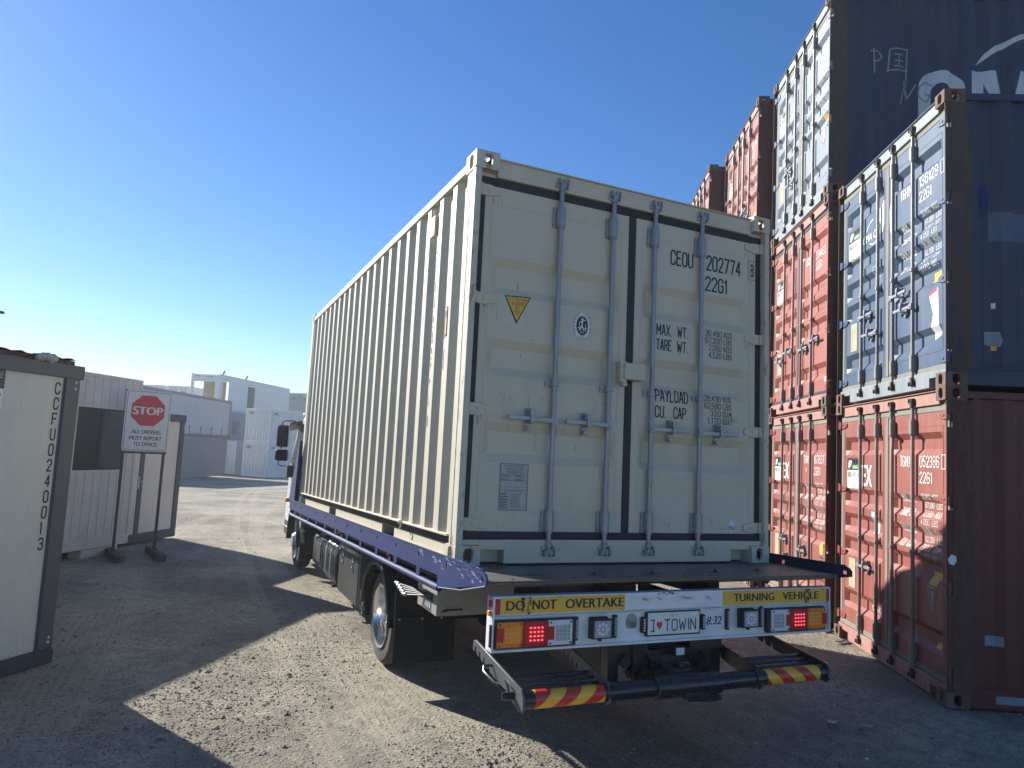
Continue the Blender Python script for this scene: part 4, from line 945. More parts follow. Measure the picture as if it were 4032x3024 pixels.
# deck
deck = tp('deck', MB().box((-.045, -.56, -.014), (2.495, 6.25, -.003)), 'deck', bed=True)
ks = MB()
for x, y in ((.35,-.36),(.72,-.40),(1.12,-.40),(1.62,-.38),(1.98,-.36),(2.28,-.34)):
    ks.add([(x-.085,y,-.0015),(x-.02,y-.022,-.0015),(x+.02,y-.022,-.0015),(x+.085,y,-.0015),(x+.02,y+.022,-.0015),(x-.02,y+.022,-.0015)], [(0,1,2,3,4,5)])
sub('key_slot', ks, 'black', deck)
tg = MB()
for x, y in ((.72,-.40),(1.12,-.40),(1.62,-.38),(1.98,-.36)): tg.box((x-.008, y-.006, -.0015), (x+.008, y+.004, .014))
sub('slot_tab', tg, 'chassis', deck)
bl = MB()
for i in range(12): bl.cyl((.15+i*.19, -.50, -.003), (.15+i*.19, -.50, -.0005), .011, n=8)
sub('deck_rivet', bl, 'chassis', deck)
tp('rear_edge', MB().prism([(-.56,-.003),(-.56,-.020),(-.40,-.060),(-.30,-.060),(-.30,-.014),(-.555,-.0145)], lambda a, b, d: (d, a, b), -.04, 2.49), 'deck', bed=True, bev=.003)
fr = MB()
for x in (.70, 1.66): fr.box((x, -.28, -.17), (x+.08, 6.2, -.02))
for k in range(13): fr.box((0, -.1+k*.5, -.085), (2.44, -.04+k*.5, -.016))
fr.box((.0, -.1, -.115), (.02, 6.2, -.016)); fr.box((2.42, -.1, -.115), (2.44, 6.2, -.016))
tp('tray_frame', fr, 'chassis', bed=True)
def rail(side):
    X = -.070 if side == 'l' else 2.515; sg = 1 if side == 'l' else -1
    f = lambda a: X + sg*a; mb = MB()
    y1 = 6.30; hs = [-.60+.535*i for i in range(13)]; hs = [h for h in hs if h < 6.1]
    fx = lambda a, b, d: (f(d), a, b)
    # plate: band above the slots, band between slots, band below
    mb.prism([(-.655,.026),(-.64,.046),(-.60,.060),(y1,.060),(y1,.030),(-.655,.030)][0:2]+[(-.60,.060),(y1,.060),(y1,.030),(-.655,.030)], fx, 0, .008)
    e = [-.655] + [q for h in hs for q in (h-.016, h+.016)] + [y1]
    for a, b in zip(e[::2], e[1::2]): mb.box((f(0), a, .004), (f(.008), b, .034))
    mb.prism([(-.655,.004),(y1,.004),(y1,-.062),(.09,-.062),(.09,-.132),(.06,-.136),(-.655,-.006)], fx, 0, .008)
    r = tp('side_rail', mb, 'tblue', bed=True, label='royal blue slotted left side rail' if side == 'l' else 'dark blue slotted right side rail')
    mb = MB()
    for k in range(12):
        a = .44+k*.535
        if a < y1-.02: mb.box((f(.001), a, -.130), (f(.010), min(a+.065, y1), -.060))
    sub('rail_strut', mb, 'tblue', r)
    sub('rail_pipe', MB().cyl((f(.012), .08, -.136), (f(.012), y1-.02, -.136), .021, n=14), 'tblue', r)
    sub('rail_lip', MB().box((f(-.003), -.60, .058), (f(.014), y1, .064)), 'tblue', r)
    if side == 'l':
        # scrapes on the rear end of the rail
        rnd = random.Random(4); t = MB()
        for (a, b, c, d) in ((-.62,.00,-.48,.03),(-.50,-.02,-.35,.035),(-.36,-.015,-.20,.045),(-.17,.01,-.08,.05),(-.02,-.02,.05,.03),(.10,.0,.17,.05),(.35,.01,.42,.05),(-.60,.05,-.1,.056)):
            for q in range(7):
                x = a+(c-a)*rnd.random(); z = b+(d-b)*(x-a)/(c-a)+rnd.uniform(-.008,.008); L = rnd.uniform(.006,.035)
                stroke2d(t, [(-x, z), (-x-L, z+rnd.uniform(-.002,.010)), (-x-L*1.5, z+rnd.uniform(-.006,.010))], rnd.uniform(.0012,.004))
        stroke2d(t, [(-.09,-.130),(.30,-.085),(.64,-.012)], .004); 
        decal('scrape', t, MT['tblue_scr'], r, lambda u, z, l: (X-.0012, -u, z))
    return r
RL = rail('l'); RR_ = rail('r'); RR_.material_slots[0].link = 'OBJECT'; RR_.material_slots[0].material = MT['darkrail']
for y in (1.20, 2.9, 5.35):
    m = MB().cyl((-.055, y, -.115), (-.055, y, -.085), .010, n=8); p_ = tp('release_knob', m, 'steel', bed=True); sub('knob', MB().lathe([(-.002,.002),(0,.016),(.012,.022),(.024,.018),(.032,.004)], (-.055,y,-.088), (0,0,1), 12), 'redlens', p_)
# headboard
tp('headboard', MB().prism([(5.70,.04),(6.28,.04),(6.10,.42),(5.62,.95),(5.58,.95)][::-1] if False else [(6.02,.05),(6.52,.05),(6.32,.38),(5.98,.86),(5.93,.86)], lambda a, b, d: (d, a, b), -.055, -.030).prism([(6.02,.05),(6.52,.05),(6.32,.38),(5.98,.86),(5.93,.86)], lambda a, b, d: (d, a, b), 2.47, 2.495).box((-.03, 6.10, .02), (2.47, 6.14, .86)), 'tblue', bed=True, bev=.004)
# tail board
bY = -.55
board = tp('tail_board', MB().box((.012, bY-.018, -.176), (2.412, bY+.05, -.080)).box((.012, bY, -.360), (2.412, bY+.012, -.176)).box((.012, bY-.016, -.364), (2.412, bY+.05, -.350)).box((.012, bY-.020, -.364), (.024, bY+.06, -.080)).box((2.400, bY-.020, -.364), (2.412, bY+.06, -.080)).box((.024, bY-.016, -.190), (2.40, bY+.001, -.183)), 'board', bed=True, bev=.003)
def bdec(name, m, mat, par=board, y=None, key=None): return decal(name, m, MT[mat], par, lambda x, z, l: (x, (bY-.0195 if y is None else y)-l, z), key=key)
for (a, b, sidex) in ((.055, .823, .03), (1.520, 2.372, 2.378)):
    s = bdec('warning_sign', poly2d(MB(), [(a,-.170),(b,-.170),(b,-.086),(a,-.086)]), 'yellow')
    t = MB()
    if a < 1:
        for q, x, w in (('DO', .088, .105), ('NOT', .240, .142), ('OVERTAKE', .440, .370)): text2d(t, q, x, -.151, .052, w, bold=.05)
    else:
        for q, x, w in (('TURNING', 1.605, .322), ('VEHICLE', 1.998, .305)): text2d(t, q, x, -.149, .048, w, bold=.05)
    bdec('lettering', t, 'black', s, bY-.0203)
    bdec('reflector', rect2d(MB(), .024 if a < 1 else 2.376, -.172, .053 if a < 1 else 2.402, -.090), 'redlens', board, bY-.0198)
rnd = random.Random(9); t = MB()
for cx in (.185, .222, 2.215, 2.19):
    z = -.088
    for k in range(16):
        x = cx+rnd.uniform(-.010,.010); z2 = -.086-rnd.random()*.085; disc2d(t, x, z2, rnd.uniform(.002,.006), rnd.uniform(.003,.009), 6)
for k in range(14): disc2d(t, rnd.choice((.42,.86,1.08,1.15,2.34))+rnd.uniform(-.03,.03), -.083-rnd.random()*.01, .006, .003, 6)
bdec('paint_chips', t, 'chassis', board, bY-.0212)
t = MB()
for cx, w in ((.93,.06),(1.03,.05),(1.22,.09),(1.38,.06)): disc2d(t, cx, -.128, w, .022, 12); disc2d(t, cx+.04, -.11, w*.6, .018, 9)
bdec('primer_patch', t, 'sticker_white', board)
def lampcell(x0, x1, body, cell, lit=False, refl=None):
    z0, z1 = -.335, -.206
    c = sub('lamp', MB().box((x0, bY-.042, z0), (x1, bY-.001, z1)), body, board, bev=.004)
    w = x1-x0
    fr0 = .30 if refl == 'l' else (.08 if refl == 'r' else .2); fr1 = fr0+.62
    mb = MB()
    for i in range(4):
        for j in range(4):
            a = x0+w*(fr0+(fr1-fr0)*i/4); b = x0+w*(fr0+(fr1-fr0)*(i+1)/4)-.0025; e = z0+.022+(z1-z0-.044)*j/4; f = e+(z1-z0-.044)/4-.0025
            cx, cz = (a+b)/2, (e+f)/2; yb, yt = bY-.0425, bY-.047
            mb.add([(a,yb,e),(b,yb,e),(b,yb,f),(a,yb,f),(cx,yt,cz)], [(0,1,4),(1,2,4),(2,3,4),(3,0,4)])
    sub('lens_grid', mb, cell, c)
    if lit:
        mb = MB()
        for i in range(4):
            for j in range(4):
                cx = x0+w*(fr0+(fr1-fr0)*(i+.5)/4); cz = z0+.022+(z1-z0-.044)*(j+.5)/4; mb.box((cx-.006, bY-.049, cz-.002), (cx+.006, bY-.046, cz+.002)); mb.box((cx-.002, bY-.049, cz-.0045), (cx+.002, bY-.046, cz+.0045))
        sub('diode', mb, 'led', c)
    mb = MB()
    for x in (x0+.012, x1-.012):
        for z in (z0+.011, z1-.011): mb.cyl((x, bY-.045, z), (x, bY-.041, z), .0055, n=10)
    sub('screw', mb, 'chassis', c)
    if refl: sub('side_reflector', MB().box((x0-.003 if refl == 'l' else x1-.03, bY-.0445, z0+.030), (x0+.034 if refl == 'l' else x1+.006, bY-.0425, z1-.030)), 'redlens', c)
    return c
lb = lambda x0, x1: sub('lamp_housing', MB().box((x0, bY-.03, -.343), (x1, bY-.001, -.199)), 'chassis', board, bev=.004)
lb(.028, .505); lampcell(.034, .180, 'amber', 'amberdark', refl='l'); lampcell(.182, .328, 'redlens', 'redlit', True); lampcell(.330, .476, 'clear', 'lensdim', refl='l')
lb(1.862, 2.355)
lampcell(1.890, 2.036, 'clear', 'lensdim', refl='r'); lampcell(2.038, 2.190, 'redlens', 'redlit', True); lampcell(2.192, 2.345, 'amber', 'amberdark', refl='r')
def worklight(cx, cz):
    w = .062; mb = MB().box((cx-w, bY-.060, cz-.052), (cx+w, bY-.022, cz+.052))
    for k in range(11): mb.box((cx-w+.004+k*.0108, bY-.024, cz-.058), (cx-w+.008+k*.0108, bY-.001, cz+.058))
    m = sub('work_light', mb, 'chassis', board, bev=.004)
    sub('lens', MB().box((cx-w+.010, bY-.0615, cz-.044), (cx+w-.010, bY-.0595, cz+.044)), 'lensdim', m)
    mb = MB()
    for k in range(8):
        a = 2*math.pi*k/8; mb.cyl((cx+.030*math.cos(a), bY-.0615, cz+.027*math.sin(a)), (cx+.030*math.cos(a), bY-.0635, cz+.027*math.sin(a)), .010, n=10)
    mb.cyl((cx, bY-.0615, cz), (cx, bY-.0635, cz), .009, n=10)
    sub('reflector_cup', mb, 'clear', m); sub('mount', MB().cyl((cx, bY-.03, cz-.056), (cx, bY-.03, cz-.068), .012, n=8), 'chassis', m)
worklight(.655, -.262); worklight(1.706, -.248)
def strobe(x, z):
    m = sub('strobe_bar', MB().box((x-.013, bY-.022, z-.063), (x+.013, bY-.001, z+.063)), 'chassis', board, bev=.006)
    mb = MB()
    for k in range(8): mb.box((x-.006, bY-.0245, z-.050+k*.0128), (x+.007, bY-.0215, z-.041+k*.0128))
    sub('lens_cell', mb, 'lensdim', m)
for x, z in ((.512,-.262),(.762,-.260),(1.563,-.252),(1.826,-.247)): strobe(x, z)
t = disc2d(MB(), .880, -.238, .040, .043, 14); disc2d(t, .862, -.255, .022, .026, 9); disc2d(t, .898, -.262, .02, .02, 8); bdec('primer_patch', t, 'ctrlbox', board, bY-.001)
# registration plate
pl = sub('plate_frame', MB().box((.968, bY-.020, -.326), (1.352, bY-.001, -.186)), 'chassis', board, bev=.003)
sub('number_plate', MB().box((.978, bY-.024, -.317), (1.342, bY-.019, -.195)), 'sticker_white', pl, bev=.002)
t = stencil(MB(), 'QLD', 1.135, -.218, .014, .046, bold=.02); stencil(t, 'I', 1.000, -.300, .068, .020, bold=.05); stencil(t, 'TOWIN', 1.090, -.300, .068, .228, bold=.045)
rect2d(t, .996, -.300, 1.024, -.293); rect2d(t, .996, -.239, 1.024, -.232)
bdec('lettering', t, 'black', pl, bY-.0246)
h = [( .0000, -.026)] + [(.5*.040*(16*math.sin(a)**3)/16, .030*(13*math.cos(a)-5*math.cos(2*a)-2*math.cos(3*a)-math.cos(4*a))/17+.002) for a in [k*2*math.pi/24 for k in range(24)]]
bdec('heart', poly2d(MB(), [(1.056+a, -.266+b) for a, b in h[1:]]), 'red', pl, bY-.0248)
for x, s in ((.948, 1), (1.374, -1)):
    m = sub('plate_lamp', MB().box((x-.014, bY-.030, -.305), (x+.014, bY-.001, -.215)), 'chassis', board, bev=.010)
    mb = MB()
    for k in range(5): mb.box((x+s*.002-.005, bY-.032, -.292+k*.014), (x+s*.002+.005, bY-.0295, -.283+k*.014))
    sub('lens_cell', mb, 'clear', m)
bdec('lettering', text2d(MB(), '8:32', 1.412, -.282, .050, .110, slant=.25, bold=.02), 'ink', board, bY-.001)
# end of board: marker lamps
m = sub('marker_lamp', MB().box((-.004, bY-.012, -.132), (.012, bY+.012, -.098)), 'redlens', board, bev=.006); sub('marker_lamp', MB().box((-.006, bY-.012, -.178), (.012, bY+.014, -.150)), 'amber', board, bev=.003)
m = sub('marker_lamp', MB().box((.003, bY-.016, -.335), (.012, bY+.006, -.220)), 'chassis', board, bev=.004); mb = MB()
for k in range(8): mb.box((-.001, bY-.010, -.326+k*.0125), (.004, bY, -.317+k*.0125))
sub('lens_cell', mb, 'clear', m)
# frame behind the board
mb = MB()
for x0, x1 in ((.765,.835),(.935,1.035),(1.335,1.425)): mb.box((x0, bY+.05, -.63), (x1, bY+.13, -.10))
mb.box((.62, bY+.06, -.18), (1.85, bY+.14, -.10)); mb.box((.84, bY+.07, -.46), (.94, bY+.12, -.38)); mb.box((1.035, bY+.05, -.50), (1.335, bY+.11, -.42))
mb.box((1.035, bY+.02, -.58), (1.20, bY+.10, -.44)); mb.prism([(1.30,-.64),(1.46,-.64),(1.46,-.52),(1.40,-.46)], lambda a, b, d: (a, d, b), bY+.0, bY+.06)
tp('lift_mast', mb, 'gloss', bed=True, bev=.004)
mb = MB().cyl((.99, bY-.02, -.53), (1.02, bY+.10, -.515), .022, n=12).cyl((1.39, bY-.05, -.48), (1.42, bY+.1, -.455), .022, n=12).cyl((.86, bY+.02, -.47), (.90, bY+.5, -.40), .035, n=12).tube([(1.18,bY+.06,-.37),(1.22,bY+.02,-.40),(1.21,bY+.0,-.47),(1.16,bY+.02,-.53)], .007, 6).tube([(.98,bY+.02,-.36),(1.0,bY+.0,-.42),(1.06,bY+.02,-.50)], .006, 6)
tp('lift_hydraulics', mb, 'chassis', bed=True)
m = tp('reversing_lamp', MB().box((1.175, bY-.02, -.445), (1.245, bY+.02, -.392)), 'chassis', bed=True, bev=.004); sub('lens', MB().box((1.182, bY-.022, -.438), (1.238, bY-.019, -.399)), 'clear', m)
# underlift: cross tube, arms
uy, uz = -.70, -.565
ul = tp('underlift_bar', MB().cyl((.135, uy, uz), (2.215, uy, uz), .043, n=24).cyl((.60, uy, uz), (.95, uy, uz), .047, n=24).cyl((1.36, uy, uz), (1.66, uy, uz), .047, n=24), 'gloss', bed=True)
for a, b, mt in ((.192, .600, 'tapeL'), (1.712, 2.130, 'tapeR')): sub('reflective_tape', MB().cyl((a, uy, uz), (b, uy, uz), .0455, n=28, caps=False), mt, ul)
mb = MB()
for x in (.625, 1.63): mb.cyl((x, uy, uz), (x+.035, uy, uz), .056, n=20)
sub('collar', mb, 'gloss', ul)
mb = MB().cyl((.93, uy, uz), (1.38, uy, uz), .062, n=20).box((1.02, uy-.055, uz-.045), (1.30, uy+.12, uz+.055)).cyl((1.16, uy+.10, uz-.05), (1.16, uy+.10, uz+.080), .085, n=20).cyl((1.16, uy+.06, uz+.08), (1.16, uy+.06, uz+.105), .022, n=12).prism([(1.10,-.02),(1.34,-.05),(1.36,-.075),(1.30,-.085),(1.12,-.07)], lambda a, b, d: (a, d, uz+b), uy-.07, uy+.03)
sub('swivel_head', mb, 'gloss', ul, bev=.006)
def arm(x, mat, ln, notches=True, th=.014, front=0):
    zf = uz+.150; yf = uy+ln
    # plate in the y-z plane: from the bar forward and slightly upward, saw-tooth notches near the front lower edge
    top = [(uy-.045, uz+.030), (uy-.02, uz+.058), (yf-.02, zf+.012), (yf+.012, zf+.002)]
    low = [(yf+.014, zf-.050)]
    k = ln*.17
    if notches:
        sl = (zf-uz)/ln
        for i in range(4):
            y = yf-.012-i*k*.62; z = zf-.052-(yf-y)*sl
            low += [(y, z), (y-.006, z+.030), (y-.020, z+.034), (y-.026, z+.012), (y-.036, z-.006)]
    low += [(uy+.10, uz-.012), (uy+.02, uz-.05), (uy-.03, uz-.055), (uy-.052, uz-.03)]
    o = sub('lift_arm', MB().prism(top+low, lambda a, b, d: (x+d, a, b), 0, th), mat, ul, bev=.002)
    return o
la = arm(.118, 'greyarm', .62); arm(.62, 'greyarm', .48); arm(1.655, 'gloss', .50); arm(2.19, 'gloss', .66)
for x0, x1 in ((.132, .62), (1.67, 2.19)):
    mb = MB()
    for dy, dz in ((.075,.062),(.125,.076),(.175,.088)): mb.cyl((x0, uy+dy, uz+dz-.03), (x1, uy+dy, uz+dz-.03), .012, n=8)
    sub('cross_rod', mb, 'gloss', ul)
sub('grab_handle', MB().tube([(.116,uy+.34,uz+.085),(.075,uy+.36,uz+.08),(.062,uy+.33,uz+.06),(.070,uy+.22,uz+.035),(.085,uy+.18,uz+.03),(.116,uy+.17,uz-.0)], .0075, 8), 'gloss', ul)
sub('pivot_pin', MB().cyl((.06, uy+.07, uz+.005), (.125, uy+.07, uz+.005), .020, n=14).cyl((.056, uy+.07, uz+.005), (.062, uy+.07, uz+.005), .012, n=6).tube([(.10,uy+.08,uz+.02),(.095,uy+.09,uz+.055),(.10,uy+.13,uz+.06)], .006, 6), 'gloss', ul)
# chassis
mb = MB()
for x in (.80, 1.58): mb.box((x, .1, .62), (x+.07, 7.6, .80))
for y in (.3, 1.4, 2.9, 4.2, 5.6): mb.box((.8, y, .64), (1.65, y+.08, .78))
mb.box((.80, -.42, .70), (1.65, .2, .80)); mb.box((.78, -.40, .55), (.86, .4, .95)); mb.box((1.58, -.40, .55), (1.66, .4, .95))
for y in (2.15, 7.12): mb.cyl((.3, y, .40), (2.1, y, .40), .06, n=12)
mb.lathe([(-.16,.02),(-.12,.12),(0,.17),(.12,.12),(.16,.02)], (1.22,2.15,.40), (1,0,0), 20)
mb.cyl((1.22, 2.2, .42), (1.22, 6.5, .62), .04, n=10); mb.box((.95, 5.9, .45), (1.5, 7.6, .75))
for x in (.70, 1.70): mb.prism([(1.55,.64),(2.15,.50),(2.75,.64),(2.75,.60),(2.15,.46),(1.55,.60)], lambda a, b, d: (d, a, b), x, x+.06)
tp('chassis', mb, 'chassis')
def wheel(x, y, dual=False, front=False, right=False):
    s = -1 if right else 1; r = .388; w = .20
    o = tp('wheel', MB().lathe([(0,.245),(.006,.275),(.0,.318),(.004,.352),(.026,.378),(.05,.388),(.055,.380),(.062,.380),(.066,.389),(.09,.390),(.095,.381),(.102,.381),(.107,.390),(.13,.390),(.135,.381),(.142,.381),(.147,.388),(.17,.378),(.195,.352),(.20,.318),(.195,.275),(.20,.245),(0,.245)], (0,0,0), (1,0,0), 72), 'tyre')
    T = Matrix.Translation((x, y, .388)) @ Matrix.Rotation(math.pi if right else 0, 4, 'Z'); o.matrix_local = T
    dish = [(0,.246),(-.010,.256),(-.012,.250),(-.004,.236),(.03,.225),(.06,.222),(.115,.205),(.135,.19),(.14,.10),(.10,.095),(.06,.085),(.05,.07),(.05,.0)] if dual else [(0,.246),(-.010,.256),(-.012,.250),(-.004,.236),(.03,.20),(.02,.14),(-.02,.12),(-.06,.09),(-.065,.0)]
    sub('rim', MB().lathe([(a+.004, b) for a, b in dish], (0,0,0), (1,0,0), 48), 'chrome', o)
    mb = MB()
    for k in range(6):
        a = 2*math.pi*k/6+.2; R0 = .15 if dual else .155; xx = .139 if dual else .02; mb.cyl((xx, R0*math.cos(a), R0*math.sin(a)), (xx-.03, R0*math.cos(a), R0*math.sin(a)), .014, n=6)
    sub('wheel_nut', mb, 'chrome', o)
    return o
wheel(.165, 2.15, True); wheel(.40, 2.15, True); wheel(2.27, 2.15, True, right=True); wheel(2.035, 2.15, True, right=True)
wheel(.175, 7.12, front=True); wheel(2.26, 7.12, front=True, right=True)
for x, sg in ((.10, 1), (2.34, -1)):
    pr = [(2.15+.47*math.cos(R(a)), .40+.47*math.sin(R(a))) for a in range(-12, 181, 12)]; pi_ = [(2.15+.452*math.cos(R(a)), .40+.452*math.sin(R(a))) for a in range(180, -13, -12)]
    mb = MB().prism(pr+pi_, lambda a, b, d: (x+sg*d, a, b), 0, .50)
    pr2 = [(2.15+.48*math.cos(R(a)), .40+.48*math.sin(R(a))) for a in range(-12, 181, 12)]; pi2 = [(2.15+.425*math.cos(R(a)), .40+.425*math.sin(R(a))) for a in range(180, -13, -12)]
    mb.prism(pr2+pi2, lambda a, b, d: (x+sg*d, a, b), -.006, .012)
    tp('mudguard', mb, 'gloss', bev=.002)
    tp('mudguard_bracket', MB().box((x-.006, 2.60, .36), (x+.02, 2.63, .52)).cyl((x-.012, 1.70, .42), (x-.002, 1.70, .42), .028, n=14).box((x-.008, 1.685, .34), (x+.004, 1.715, .50)), 'steel')
for x0 in (.105, 1.84):
    f = tp('mud_flap', MB().box((x0, 1.50, .175), (x0+.50, 1.512, .530)).box((x0, 1.516, .50), (x0+.50, 1.53, .90)), 'rubber', bev=.003)
    mb = MB()
    for k in (.035, .22, .38): mb.cyl((x0+k, 1.494, .510), (x0+k, 1.502, .510), .009, n=8)
    sub('bolt', mb, 'ctrlbox', f)
tb = tp('toolbox', MB().box((.10, 2.72, .335), (.60, 3.66, .850)), 'toolbox', bev=.012)
sub('lid', MB().box((.092, 2.76, .35), (.101, 3.62, .835)), 'toolbox', tb, bev=.004)
for y in (2.98, 3.42): sub('latch', MB().box((.080, y-.03, .715), (.093, y+.03, .73)).box((.078, y-.012, .66), (.093, y+.012, .76)).cyl((.076, y, .65), (.09, y, .65), .022, n=10), 'chrome', tb, bev=.003)
sub('door_seam', MB().box((.088, 2.74, .78), (.0935, 3.64, .786)), 'chassis', tb)
def tank(y0, y1, z0, z1, x0, x1, rr):
    pts = []
    for cx, cz, a0 in ((x1-rr, z1-rr, 0), (x0+rr, z1-rr, 90), (x0+rr, z0+rr, 180), (x1-rr, z0+rr, 270)):
        for k in range(7): a = R(a0+k*15); pts.append((cx+rr*math.cos(a), cz+rr*math.sin(a)))
    return MB().prism(pts, lambda a, b, d: (a, d, b), y0, y1)
tk = tp('fuel_tank', tank(4.45, 5.22, .36, .72, .10, .55, .055), 'gloss', bev=.01)
sub('tank_strap', tank(4.60, 4.635, .355, .725, .095, .555, .058).merge(tank(5.0, 5.035, .355, .725, .095, .555, .058)), 'toolbox', tk); sub('filler_cap', MB().cyl((.22, 5.05, .72), (.22, 5.05, .77), .035, n=14).cyl((.16, 4.95, .74), (.16, 4.95, .80), .018, n=10), 'steel', tk); sub('tank_shield', MB().box((.090, 4.68, .44), (.0945, 4.96, .66)), 'toolbox', tk, bev=.002)
tk = tp('air_tank', tank(3.74, 4.42, .30, .80, .085, .52, .16), 'gloss', bev=.012)
sub('tank_strap', tank(4.28, 4.33, .297, .805, .080, .52, .16).merge(tank(4.02, 4.06, .297, .805, .080, .52, .16)), 'steel', tk); sub('fitting', MB().cyl((.076, 4.17, .62), (.088, 4.17, .62), .015, n=10).box((.14, 4.1, .27), (.20, 4.16, .30)), 'chassis', tk)
cb = tp('control_box', MB().box((.055, .42, .775), (.60, .82, .955)), 'ctrlbox', bev=.003)
sub('lever_slot', MB().box((.0525, .50, .85), (.056, .66, .905)), 'black', cb)
mb = MB()
for k in range(5):
    mb = MB().cyl((.055, .66-k*.03, .882), (-.055, .92-k*.045, .894-.010*k), .006, n=6); lv = sub('lever', mb, 'toolbox', cb)
    sub('lever_knob', MB().cyl((-.055, .92-k*.045, .894-.010*k), (-.070, .955-k*.045, .896-.010*k), .012, n=10), 'steel', lv)
decal('lettering', stencil(stencil(MB(), 'TRAY CONTROL', -.72, .925, .010, .16), 'TILT SLIDE WINCH', -.70, .79, .008, .14), MT['black'], cb, lambda u, z, l: (.0535, -u, z))
decal('maker_badge', rect2d(rect2d(stencil(MB(), 'ROAD IMPORTS', .115, .826, .009, .10), .105, .806, .235, .820), .09, .800, .13, .812), MT['ink'], cb, lambda x, z, l: (x, .4185, z))
decal('info_sticker', rect2d(MB(), -.66, .80, -.54, .835), MT['sticker_white'], cb, lambda u, z, l: (.0535, -u, z))
# cab
cab = tp('cab', MB().prism([(6.42,.62),(6.42,2.10),(6.62,2.22),(7.55,2.22),(7.95,2.02),(8.12,1.45),(8.16,.62),(7.66,.56),(7.60,.82),(7.42,1.0),(7.12,1.06),(6.84,1.0),(6.66,.82),(6.60,.60)], lambda a, b, d: (1.22+(d-1.22)*(1-.10*max(0, (b-1.4))), a, b), .13, 2.31), 'cabwhite', bev=.03, seg=3)
kx = lambda z: 1.22-(1.22-.13)*(1-.10*max(0, z-1.4))
win = [(6.62,1.50),(7.72,1.42),(7.98,1.50),(7.80,2.02),(7.50,2.12),(6.66,2.10)]
sub('side_window', MB().prism(win, lambda a, b, d: (kx(b)+d, a, b), -.006, .004), 'glass', cab); sub('side_window', MB().prism(win, lambda a, b, d: (2.44-kx(b)-d, a, b), -.006, .004), 'glass', cab)
sub('door_seam', MB().box((.126, 6.60, .78), (.131, 6.608, 2.1)).box((.126, 7.72, 1.0), (.131, 7.728, 1.42)), 'black', cab); sub('door_handle', MB().box((.112, 6.68, 1.26), (.131, 6.84, 1.30)), 'black', cab, bev=.004)
sub('windscreen', MB().add([(.26,8.145,1.45),(2.18,8.145,1.45),(2.10,7.985,2.0),(.34,7.985,2.0)], [(0,1,2,3)]), 'glass', cab)
tp('bumper', MB().box((.14, 8.0, .36), (2.30, 8.24, .62)), 'chrome', bev=.03)
tp('step', MB().box((.12, 7.60, .40), (.30, 8.05, .62)).box((.10, 7.62, .50), (.13, 8.0, .53)), 'chassis', bev=.01); tp('wheel_arch', MB().prism([(7.12+.50*math.cos(R(a)), .40+.50*math.sin(R(a))) for a in range(-5, 186, 10)]+[(7.12+.46*math.cos(R(a)), .40+.46*math.sin(R(a))) for a in range(185, -6, -10)], lambda a, b, d: (d, a, b), .10, .50), 'chassis')
tp('front_mud_flap', MB().box((.13, 6.42, .22), (.62, 6.435, .92)), 'rubber'); tp('cab_mount', MB().tube([(.14,6.36,.95),(.13,6.38,.62),(.16,6.40,.45)], .028, 10).box((.12, 6.3, .60), (.16, 6.42, .64)), 'steel')
tp('indicator', MB().box((-.075, 7.0, .90), (.0, 7.05, .96)) if False else MB().box((.055, 7.64, .905), (.125, 7.70, .965)), 'amber', bev=.008)
tp('roof_visor', MB().prism([(7.60,2.12),(7.98,2.02),(8.00,2.035),(7.60,2.16)], lambda a, b, d: (.28+(.03-.28)*d, a, b+(d-.5)*-.06), 0, 1), 'toolbox', bev=.005)
tp('roof_marker', MB().lathe([(0,.002),(.005,.03),(.04,.032),(.055,.02),(.06,.002)], (.20,7.3,2.22), (0,0,1), 12), 'clear')
ma = tp('mirror_arm', MB().tube([(.20,7.80,2.12),(.10,7.78,2.16),(-.03,7.75,2.155),(-.065,7.75,2.13),(-.07,7.75,2.06)], .010, 8).tube([(-.06,7.74,1.72),(-.06,7.74,1.76)], .012, 8).tube([(-.085,7.74,1.55),(-.09,7.74,1.47),(-.06,7.74,1.455),(.09,7.78,1.45)], .009, 8).box((.05, 7.70, 1.28), (.145, 7.86, 1.465)), 'black', bev=.004)
def mirror(x0, x1, z0, z1, y):
    m = sub('mirror', tank(y, y+.06, z0, z1, x0, x1, .035), 'chassis', ma, bev=.006)
    sub('mirror_glass', tank(y-.003, y+.001, z0+.012, z1-.012, x0+.010, x1-.012, .03), 'mirrorblack', m)
    sub('mirror_trim', tank(y-.001, y+.02, z0+.02, z1-.005, x1-.014, x1+.006, .009), 'sticker_white', m)
mirror(-.140, .036, 1.745, 2.085, 7.70); mirror(-.145, .050, 1.530, 1.705, 7.70)

# ------------------------------------------------------------------ left side: cabins, stop sign
def wall_frame(p, ang):
    """frame on a wall: x runs right along the wall as seen from outside, y into the building, z up; origin at the wall's right end"""
    a = R(ang); ux = Vector((math.sin(a), math.cos(a), 0)); uy = Vector((-math.cos(a), math.sin(a), 0))
    M = Matrix(((ux.x, uy.x, 0, p[0]), (ux.y, uy.y, 0, p[1]), (0, 0, 1, p[2]), (0, 0, 0, 1))); return M
cM = wall_frame((-7.135, -.551, gz(-7.1,-.55)-.01), 10)
cab1 = thing('site_cabin', 'ivory panel cabin with slate grey frame and letters down its edge, at the left border', 'site cabin', cM)
Lc, Dc, Hc = 3.0, 2.35, 2.375
obj('wall_panel', MB().box((-Lc+.13, .025, .10), (-.135, .07, 2.29)), MT['sheet_c'], cab1)
mb = MB().box((-.14, 0, .12), (-.045, .10, 2.29)).box((-.045, .006, .12), (.0, .12, 2.29)).box((-.15, .018, .12), (-.136, .03, 2.28))
